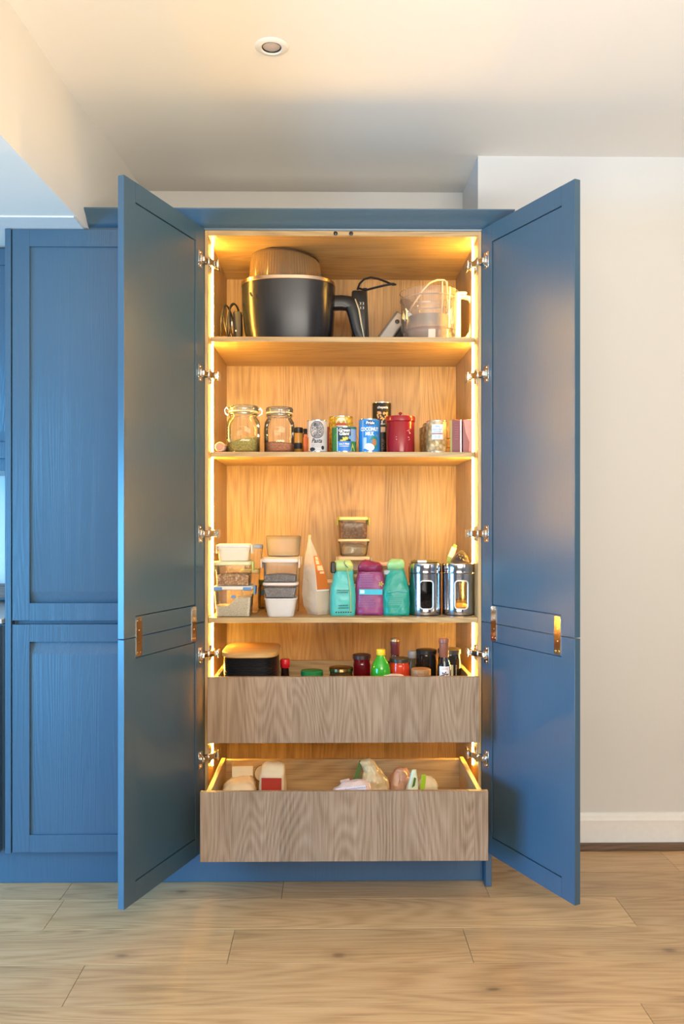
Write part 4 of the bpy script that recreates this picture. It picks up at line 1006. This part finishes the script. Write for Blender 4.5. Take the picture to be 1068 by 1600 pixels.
# --- steel canisters with windows
def steel_can(x, label, face):
    t = thing('steel_canister', label, 'canister', (x, .105, z), radians(face), 'polished steel canisters')
    r = .0605
    w0, w1, v0, v1 = -.0235, .0235, .026, .130
    # body with a window hole: build the wall as a grid and leave the hole out
    n, g = 96, G(); zs = [.002, .006, v0, v1, .150, .1555]
    vs = []; fs = []
    for zz in zs:
        rr_ = r * (.985 if zz < .004 else 1.0)
        for i in range(n): a = 2 * pi * i / n; vs.append((rr_ * sin(a), -rr_ * cos(a), zz))
    for k in range(len(zs) - 1):
        for i in range(n):
            am = (2 * pi * (i + .5) / n + pi) % (2 * pi) - pi
            if k == 2 and abs(am) * r < .0235: continue
            fs.append((k * n + i, k * n + (i + 1) % n, (k + 1) * n + (i + 1) % n, (k + 1) * n + i))
    fs.append(tuple(range(n))[::-1])
    part('body', g.add(vs, fs), m_steel, t)
    part('base_ring', G().lathe([(r * .97, .0004), (r * 1.008, .0006), (r * 1.008, .0035), (r * .99, .004)], 64, (False, False)), m_black, t)
    fr = []
    c = .012
    for cx, cy, a0 in ((w1 - c, v1 - c, 0), (w0 + c, v1 - c, 90), (w0 + c, v0 + c, 180), (w1 - c, v0 + c, 270)):
        for k in range(6):
            a = radians(a0 + 90 * k / 5); fr.append((cx + c * cos(a) + .001 * cos(a), cy + c * sin(a)))
    part('window_frame', G().tube([((r + .0012) * sin(u / r), -(r + .0012) * cos(u / r), v) for u, v in fr], .0026, 8, closed=True), plain('brushed_frame', (.86, .86, .88), .3, 0.6), t)
    # corner fillets between frame and straight hole
    vs2, fs2 = [], []
    for sx_, sy_ in ((1, 1), (-1, 1), (-1, -1), (1, -1)):
        cx, cy = sx_ * (w1 - c), (v1 - c) if sy_ > 0 else (v0 + c)
        b = len(vs2); vs2.append((sx_ * (w1 + .0012), (v1 if sy_ > 0 else v0) + sy_ * .0002))
        for k in range(6): a = radians(90 * k / 5); vs2.append((cx + sx_ * c * cos(a), cy + sy_ * c * sin(a)))
        for k in range(5): fs2.append((b, b + 1 + k, b + 2 + k))
    part('window_corners', G().add(*on_cyl((vs2, fs2), r, 0, 0, .0001)), m_steel, t, smooth=True)['kind'] = 'stuff'
    part('window_glass', G().add(*on_cyl(rect2(w0 - .0005, w1 + .0005, v0, v1, 12), r, 0, 0, -.0012)), clear('smoked_window', (.50, .48, .47), .03, 0, ior=1.5), t)
    part('lid', G().lathe([(r * .97, .1575), (r * 1.01, .158), (r * 1.015, .160), (r * 1.015, .187), (r * .99, .192), (r * .9, .1935), (.001, .194)], 72), m_steel, t)
    part('seal', G().lathe([(r * .985, .1554), (r * .985, .1576)], 64, (False, False)), m_black, t)
    return t
steel_can(.3065, 'polished steel canister of dark tea seen through its window, left of two', 0)
steel_can(.4322, 'polished steel canister beside the right cabinet wall, window partly filled with pale grain', 3)
filling('tea_leaves', 'dark loose tea inside the left steel canister', 'tea', .3065, .105, z + .0065, [(0, 0, 0, .055, .055, 2, 0), (0, 0, .05, .057, .057, 2, 1), (0, 0, .062, .03, .03, 2, 1), (0, 0, .064, .005, .005, 2, 1)], granular('tea_grain', (.03, .02, .015), (.16, .10, .07), 260), .25, .003)
filling('couscous', 'pale grain low inside the right steel canister', 'grain', .4322, .105, z + .0065, [(0, 0, 0, .055, .055, 2, 0), (0, 0, .024, .057, .057, 2, 1), (0, 0, .034, .03, .03, 2, 1), (0, 0, .036, .005, .005, 2, 1)], granular('grain_pale', (.38, .26, .13), (.55, .40, .22), 320), -.05, .002)
# things lying on the canister lids, towards the back
t = thing('flat_packet', 'flat olive packet with white label lying on the left canister lid', 'packet', (.305, .115, z + .1945))
part('body', G().loft([(0, 0, 0, .048, .030, 5), (.002, 0, .004, .052, .032, 5), (.008, 0, .009, .046, .026, 4)], 40).jitter(.001, 60, 2), plain('olive_packet_film', (.16, .13, .04), .4), t)
part('white_label', G().box(-.028, .006, -.0345, -.031, .001, .009, .0006), m_print_white, t)
t = thing('tripod_packet', 'small black mesh packet with beige tag on the right canister lid', 'packet', (.440, .13, z + .1945))
part('body', G().rings([[(-.030, -.022, .0005), (.034, -.024, .0005), (.036, .03, .0005), (-.028, .03, .0005)], [(-.020, -.012, .022), (.028, -.014, .026), (.028, .022, .026), (-.018, .022, .022)], [(.002, -.002, .042), (.014, -.004, .044), (.014, .01, .044), (.002, .01, .042)]]), clear('dark_mesh_film', (.35, .28, .2), .3, .45, (.16, .12, .08)), t, angle=20)
g = G(); rn = random.Random(3)
for i in range(7):
    q = (rn.uniform(-.012, .022), -.0215 + rn.uniform(0, .004), rn.uniform(.008, .03)); g.tube([(q[0] - .006, q[1], q[2] - .003), (q[0], q[1] - .002, q[2] + .003), (q[0] + .006, q[1], q[2] - .002)], .0022, 6)
part('black_marks', g, m_black, t)['kind'] = 'stuff'
part('beige_tag', G().box(-.010, .010, -.002, .002, .0, .040, .001, T(-.036, -.012, .020) @ Matrix.Rotation(radians(22), 4, 'Y')), plain('beige_tag', (.78, .66, .42), .5), t)
part('green_tip', G().box(-.007, .007, -.0022, .0022, .0402, .050, .001, T(-.036, -.012, .020) @ Matrix.Rotation(radians(22), 4, 'Y')).box(-.010, .008, -.003, .003, -.020, -.0005, .001, T(-.036, -.012, .020) @ Matrix.Rotation(radians(22), 4, 'Y')), plain('leaf_green_film', (.25, .32, .04), .4), t)['kind'] = 'stuff'

# ================================================================== UPPER DRAWER (base z = D1)
z = D1
t = thing('bread_bin', 'black ribbed bread bin with bamboo lid in the upper drawer', 'bread bin', (-.336, .07, z))
rb = []
nrib = 44
for k in range(nrib * 2 + 1):
    zz = .002 + (.262) * k / (nrib * 2); s_ = 1.0 if k % 2 else .976
    rb.append((0, 0, zz, .098 * s_, .128 * s_, 4.2))
part('body', G().loft(rb, 64), plain('black_ribbed_tin', (.010, .009, .012), .28), t, angle=15)
part('lid', G().loft([(0, 0, .2645, .098, .129, 4.2), (0, 0, .268, .1025, .1335, 4.2), (0, 0, .282, .1025, .1335, 4.2), (0, 0, .285, .098, .129, 4.2)], 64), wood('bamboo', [(.2, (.42, .22, .07)), (.8, (.66, .40, .15))], 'X', tone=.04, ringw=.1), t)
def bottle(name, label, x, y, prof, m, cap, cap_m, cat='bottle', group=None, extra=None, n=32):
    t = thing(name, label, cat, (x, y, z), group=group)
    part('body', G().lathe(prof, n), m, t)
    part('cap', G().lathe(cap, n), cap_m, t)
    return t
def capprof(r, z0, z1): return [(r * .96, z0), (r, z0 + .001), (r, z1 - .002), (r * .93, z1), (.001, z1 + .0002)]
def jar(name, label, x, y, r, h, m, lid_m, lr=None, lh=.016, cat='jar', squat=True):
    lr = lr or r * .95
    return bottle(name, label, x, y, [(r * .9, .0006), (r, .006), (r, h - lh - .022), (r * .94, h - lh - .010), (lr * .93, h - lh - .002), (lr * .93, h - lh)], m, capprof(lr, h - lh + .0002, h), lid_m, cat, 'jars and bottles in the upper drawer')
def dk(name, c, r=.08): return plain(name, c, r, spec=.6)
t = bottle('soy_bottle', 'small dark soy sauce bottle with red cap beside the bread bin', -.2135, .06, [(.022, .0006), (.0235, .005), (.0235, .15), (.015, .185), (.014, .212)], dk('soy_dark', (.02, .008, .006)), capprof(.0175, .2122, .243), plain('red_cap', (.62, .012, .02), .3))
t = bottle('green_lid_jar', 'jar with flat green lid just showing above the drawer front', -.1125, -.02, [(.036, .0006), (.0395, .005), (.0395, .17), (.036, .185), (.036, .197)], dk('green_contents', (.04, .09, .03)), capprof(.0402, .1972, .216), plain('green_lid_plastic', (.02, .20, .05), .3), 'jar')
t = jar('metal_lid_jar', 'wide jar with brassy metal lid left of the dark red jar', -.0085, -.02, .043, .227, dk('brown_contents', (.07, .035, .01)), plain('bronze_metal_lid', (.45, .34, .16), .2, 1.0), .0435, .014)
t = jar('jam_jar', 'dark red jam jar with black lid left of the green bottle', .0685, .05, .0315, .262, dk('jam_red', (.12, .004, .008)), plain('black_red_lid', (.045, .014, .012), .35), .0335, .016)
t = bottle('lime_bottle', 'bright green lime juice bottle with yellow cap in the upper drawer', .134, -.03, [(.030, .0006), (.0345, .006), (.035, .195), (.0345, .220), (.030, .240), (.021, .256), (.0145, .266), (.0135, .272)], plain('lime_green_plastic', (.035, .34, .02), .12, spec=.6), capprof(.0160, .2722, .2925), plain('yellow_cap', (.80, .58, .02), .35))
t = bottle('wine_bottle', 'dark bottle with maroon capsule behind the orange-red sauce jar', .196, .12, [(.030, .0006), (.036, .006), (.036, .19), (.028, .22), (.0165, .238), (.0150, .250)], dk('wine_dark', (.012, .01, .008)), [(.0160, .2502), (.0170, .252), (.0170, .284), (.0178, .286), (.0178, .308), (.0165, .3105), (.001, .3106)], plain('maroon_capsule', (.17, .035, .035), .35))
part('gold_rim', G().lathe([(.0181, .300), (.0182, .304), (.0172, .3102)], 28, (False, False)), plain('gold_capsule_rim', (.6, .42, .2), .3, .8), t)
t = jar('sauce_jar', 'orange-red tomato sauce jar with dark lid in front of the wine bottle', .203, .0, .0375, .257, dk('tomato_red', (.58, .045, .012), .12), plain('dark_metal_lid', (.03, .03, .02), .3), .036, .015)
t = bottle('grey_cap_bottle', 'slim bottle with grey screw cap left of the big dark jar', .262, .13, [(.016, .0006), (.0185, .004), (.0185, .19), (.013, .215), (.0125, .236)], dk('murky_glass', (.10, .07, .03)), capprof(.0165, .2362, .262), plain('grey_screw_cap', (.32, .29, .26), .4))
t = jar('pickle_jar', 'big dark jar with black lid between grey cap bottle and labelled bottle', .315, .13, .0385, .268, dk('pickle_dark', (.022, .016, .010)), plain('black_lid', (.018, .016, .015), .35), .0385, .017)
t = bottle('wood_lid_pot', 'low pot with pale wooden lid in front of the dark jar', .276, -.045, [(.031, .0006), (.0335, .005), (.0335, .195), (.033, .2)], dk('pot_dark', (.03, .02, .012)), capprof(.0352, .2002, .2255), wood('pot_lid_wood', [(.2, (.30, .13, .045)), (.8, (.48, .25, .10))], 'X', tone=.02), 'pot')
t = bottle('labelled_bottle', 'dark bottle with brown capsule and white picture label at right', .357, -.055, [(.022, .0006), (.0245, .006), (.0245, .215), (.0235, .238), (.0150, .262), (.0135, .268)], dk('vinegar_dark', (.014, .010, .008)), [(.0152, .2682), (.0165, .270), (.0172, .318), (.0192, .320), (.0192, .332), (.0175, .3355), (.001, .336)], plain('brown_capsule', (.27, .09, .05), .3))
part('label', G().add(*on_cyl(rect2(-.020, .020, .150, .238, 10), .0245, 0)), plain('white_paper_label', (.80, .74, .72), .5), t, smooth=False)
rn = random.Random(9); g = G()
for i in range(14):
    a = 2 * pi * i / 14; g.add(*on_cyl(ell2(.0115 * cos(a) * (.6 + .4 * (i % 2)), .205 + .0125 * sin(a) * (.6 + .4 * (i % 2)), .0032, .0024, 8, a), .0245, 0, 0, .0008 + .00002 * i))
part('picture_print', g, m_print_dark, t, smooth=False)
part('red_print', G().add(*on_cyl(ell2(-.002, .204, .003, .006), .0245, 0, 0, .0012)).add(*on_cyl(rect2(-.010, .012, .229, .2305, 6), .0245, 0, 0, .0008)), plain('rose_mark', (.6, .1, .1), .5), t, smooth=False)
t = jar('olive_jar', 'dark olive jar with black lid at the right end behind the labelled bottle', .397, .09, .0425, .277, dk('olive_dark', (.020, .014, .008)), plain('black_brown_lid', (.04, .028, .018), .3), .0425, .018)
part('cream_label', G().add(*on_cyl(rect2(-.002, .008, .16, .222, 4), .0425, 0)), plain('cream_label', (.65, .52, .30), .5), t, smooth=False)
vs, fs = text_geo('Tiptree', .013) if False else bars(-.022, 0, 1, .05, .004, .004, 31, .1)
part('side_print', G().add(*on_cyl(([(.022 - v, u + .195) for u, v in vs], fs), .0425, 0)), plain('beige_ink', (.5, .42, .3), .5), t, smooth=False)
t = bottle('white_lid_tub', 'white lid of a low tub peeking over the drawer front below the sauce jar', .178, -.070, [(.030, .0006), (.033, .004), (.035, .190)], m_lid_white, capprof(.0362, .1902, .2060), plain('pearl_white_lid', (.78, .72, .70), .4), 'tub')

# ================================================================== LOWER DRAWER (base z = D2)
z = D2
def sack(name, label, cat, x, y, rz, secs, m, seed, amt=.006, fr=26, n=44):
    g = G().loft(dense(secs), 64); g.jitter(amt, fr, seed, keep=lambda p: p[2] < .004); g.jitter(amt * .6, fr * 2.6, seed + 1, keep=lambda p: p[2] < .004)
    t = thing(name, label, cat, (x, y, z), rz, 'bags in the lower drawer')
    part('body', g, m, t, angle=70)
    return t
t = sack('flour_bag', 'cream paper flour bag with red lower panel at left in the lower drawer', 'bag', -.249, -.08, radians(-3), [(0, 0, .0006, .040, .035, 5), (0, 0, .01, .045, .040, 5), (0, 0, .17, .046, .040, 5), (0, .004, .215, .0445, .034, 4.5), (.002, .012, .238, .040, .022, 4), (.003, .014, .246, .030, .012, 3)], crinkle('cream_bag_paper', (.72, .55, .34), .5, scale=16, strength=.5), 6, .004, 20)
part('red_panel', G().add(*on_face(rect2(-.034, .036, .165, .208, 6), (0, -.0438, 0), (1, 0, 0), (0, 0, 1))), plain('brick_red_print', (.42, .035, .015), .45), t, smooth=False)
part('pale_label', G().add(*on_face(rect2(-.028, .024, .214, .236, 4), (0, -.0412, .003), (1, 0, 0), (0, .42, 1))), plain('pale_paper_label', (.78, .66, .48), .5), t, smooth=False)
part('dark_print', G().add(*on_face(bars(-.004, .222, 2, .024, .007, .004, 5, .1), (0, -.0425, .003), (1, 0, 0), (0, .42, 1))), m_print_dark, t, smooth=False)
t = sack('paper_packets', 'loose cream paper packets lying at the left end of the lower drawer', 'packet', -.37, -.03, radians(4), [(0, 0, .0006, .060, .055, 4), (0, 0, .02, .062, .060, 4), (0, 0, .15, .058, .055, 4), (.004, 0, .172, .050, .042, 3), (.0, 0, .178, .030, .02, 2)], crinkle('cream_packet', (.78, .62, .40), .5, scale=18, strength=.5), 12, .008, 22)
part('leaflet', G().box(-.030, .046, .02, .0225, .150, .212, .0006, Matrix.Rotation(radians(-6), 4, 'X')), plain('cream_leaflet', (.80, .66, .42), .5), t)
part('leaflet_print', G().add(*on_face(bars(-.024, .166, 1, .062, .004, .003, 3, .1), (0, .0198, .0), (1, 0, 0), (0, .105, 1))), plain('grey_print', (.32, .26, .18), .5), t, smooth=False)
t = thing('cream_disc', 'cream round disc leaning between packets and the flour bag', 'disc', (-.292, .02, z))
part('disc', G().lathe([(.028, 0), (.030, .001), (.030, .004), (.027, .0055), (.001, .006)], 32, M=T(0, 0, .180) @ Matrix.Rotation(radians(62), 4, 'X')), plain('cream_lid_disc', (.72, .55, .30), .45), t)
part('rim', G().tube([(.030 * cos(a), -.0045 + .030 * sin(a) * .47, .182 + .030 * sin(a) * .88) for a in [2 * pi * i / 32 for i in range(32)]], .0014, 6, closed=True), plain('dark_rim', (.12, .07, .03), .4), t)
part('stand', G().box(-.012, .012, -.004, .02, .0006, .155, .003), plain('dark_board', (.10, .06, .03), .5), t)
m_film = clear('crinkly_clear_film', (.88, .84, .78), .10, .42, (.74, .56, .36))
t = sack('labelled_bag', 'pale bag with handwritten label, front middle of the lower drawer', 'bag', .022, -.195, radians(5), [(0, 0, .0006, .065, .040, 4), (0, 0, .02, .072, .046, 4), (0, 0, .16, .072, .044, 3.6), (.006, 0, .195, .066, .036, 3), (.020, .002, .213, .048, .020, 2.6), (.03, .004, .219, .02, .008, 2)], crinkle('pinkish_bag_film', (.70, .54, .50), .35, scale=22, strength=.6, c2=(.62, .42, .32)), 21, .006, 24)
part('paper_label', G().box(-.045, .055, -.0535, -.0525, .178, .214, .0004, Matrix.Rotation(radians(-6), 4, 'Y') @ T(.012, 0, 0)), plain('lilac_white_label', (.70, .62, .66), .5), t)
rn = random.Random(8); g = G()
for row in range(2):
    for i in range(11):
        u = -.036 + i * .0068; v = .206 - row * .010 + .006 * (i / 11)
        g.tube([(u + .012, -.0538, v), (u + .0145 + rn.uniform(-.001, .001), -.0540, v + rn.uniform(.002, .005)), (u + .0165, -.0538, v + rn.uniform(-.002, .002))], .0006, 5)
part('handwriting_print', g, plain('ink_violet', (.10, .05, .18), .5), t)
part('blue_mark', G().box(.050, .058, -.0542, -.0536, .182, .200, .0002), plain('pale_blue_mark', (.25, .38, .75), .5), t)
t = sack('clipped_bag', 'clear bag of pasta gathered at the top, centre of the lower drawer', 'bag', .104, -.075, radians(-10), [(0, 0, .0006, .050, .045, 3), (0, 0, .02, .056, .050, 3), (.004, 0, .15, .055, .048, 3), (.006, 0, .185, .046, .040, 2.6), (-.002, 0, .215, .030, .026, 2.4), (-.014, 0, .235, .026, .018, 2.4), (-.022, 0, .25, .024, .014, 2.2), (-.026, 0, .256, .012, .008, 2)], crinkle('golden_film', (.62, .44, .24), .25, scale=26, strength=.9, c2=(.48, .34, .16)), 31, .007, 28)
part('green_flap', G().prism([(-.070, .185), (-.048, .252), (-.040, .246), (-.050, .186)], 'y', -.004, .004), plain('dark_green_film', (.08, .12, .02), .4), t)
part('red_fold', G().box(-.060, -.026, -.052, -.048, .192, .214, .001, Matrix.Rotation(radians(-14), 4, 'Y')), plain('pinkish_fold', (.68, .45, .36), .5), t)
t = sack('film_bag', 'crinkled orange-brown film bag right of the gathered pasta bag', 'bag', .203, -.025, radians(12), [(0, 0, .0006, .040, .036, 3), (0, 0, .02, .042, .040, 3), (0, 0, .16, .041, .036, 3), (.002, 0, .19, .034, .026, 2.6), (.006, 0, .212, .018, .012, 2)], crinkle('orange_brown_film', (.55, .32, .16), .28, scale=30, strength=.9, c2=(.50, .26, .22)), 41, .006, 30)
t = sack('lime_packet', 'standing cream and lime green packet at right of the lower drawer', 'packet', .236, -.13, radians(8), [(0, 0, .0006, .022, .018, 4), (0, 0, .02, .024, .020, 4), (0, 0, .16, .022, .016, 4), (.006, 0, .205, .014, .010, 3), (.009, 0, .236, .008, .005, 2.4)], crinkle('cream_lime_film', (.74, .70, .44), .3, scale=24, strength=.5), 51, .003, 30)
part('green_band', G().box(.002, .018, -.0235, -.0195, .168, .226, .001, T(.004, .002, 0) @ Matrix.Rotation(radians(6), 4, 'Y')), plain('lime_green_band', (.36, .48, .02), .35), t)
part('dark_leaf', G().prism([(-.006, .182), (.002, .218), (.009, .214), (.004, .188)], 'y', -.0246, -.0240), plain('dark_leaf_green', (.08, .14, .01), .4), t)
t = sack('cream_pack', 'low cream packet with frilled top at the right of the lime packet', 'packet', .297, -.08, 0, [(0, 0, .0006, .034, .022, 4), (0, 0, .02, .036, .024, 4), (0, 0, .17, .034, .022, 4), (0, 0, .188, .028, .012, 3), (.004, 0, .2, .012, .005, 2)], crinkle('cream_frill', (.74, .55, .30), .45, scale=22, strength=.5), 61, .004, 30)
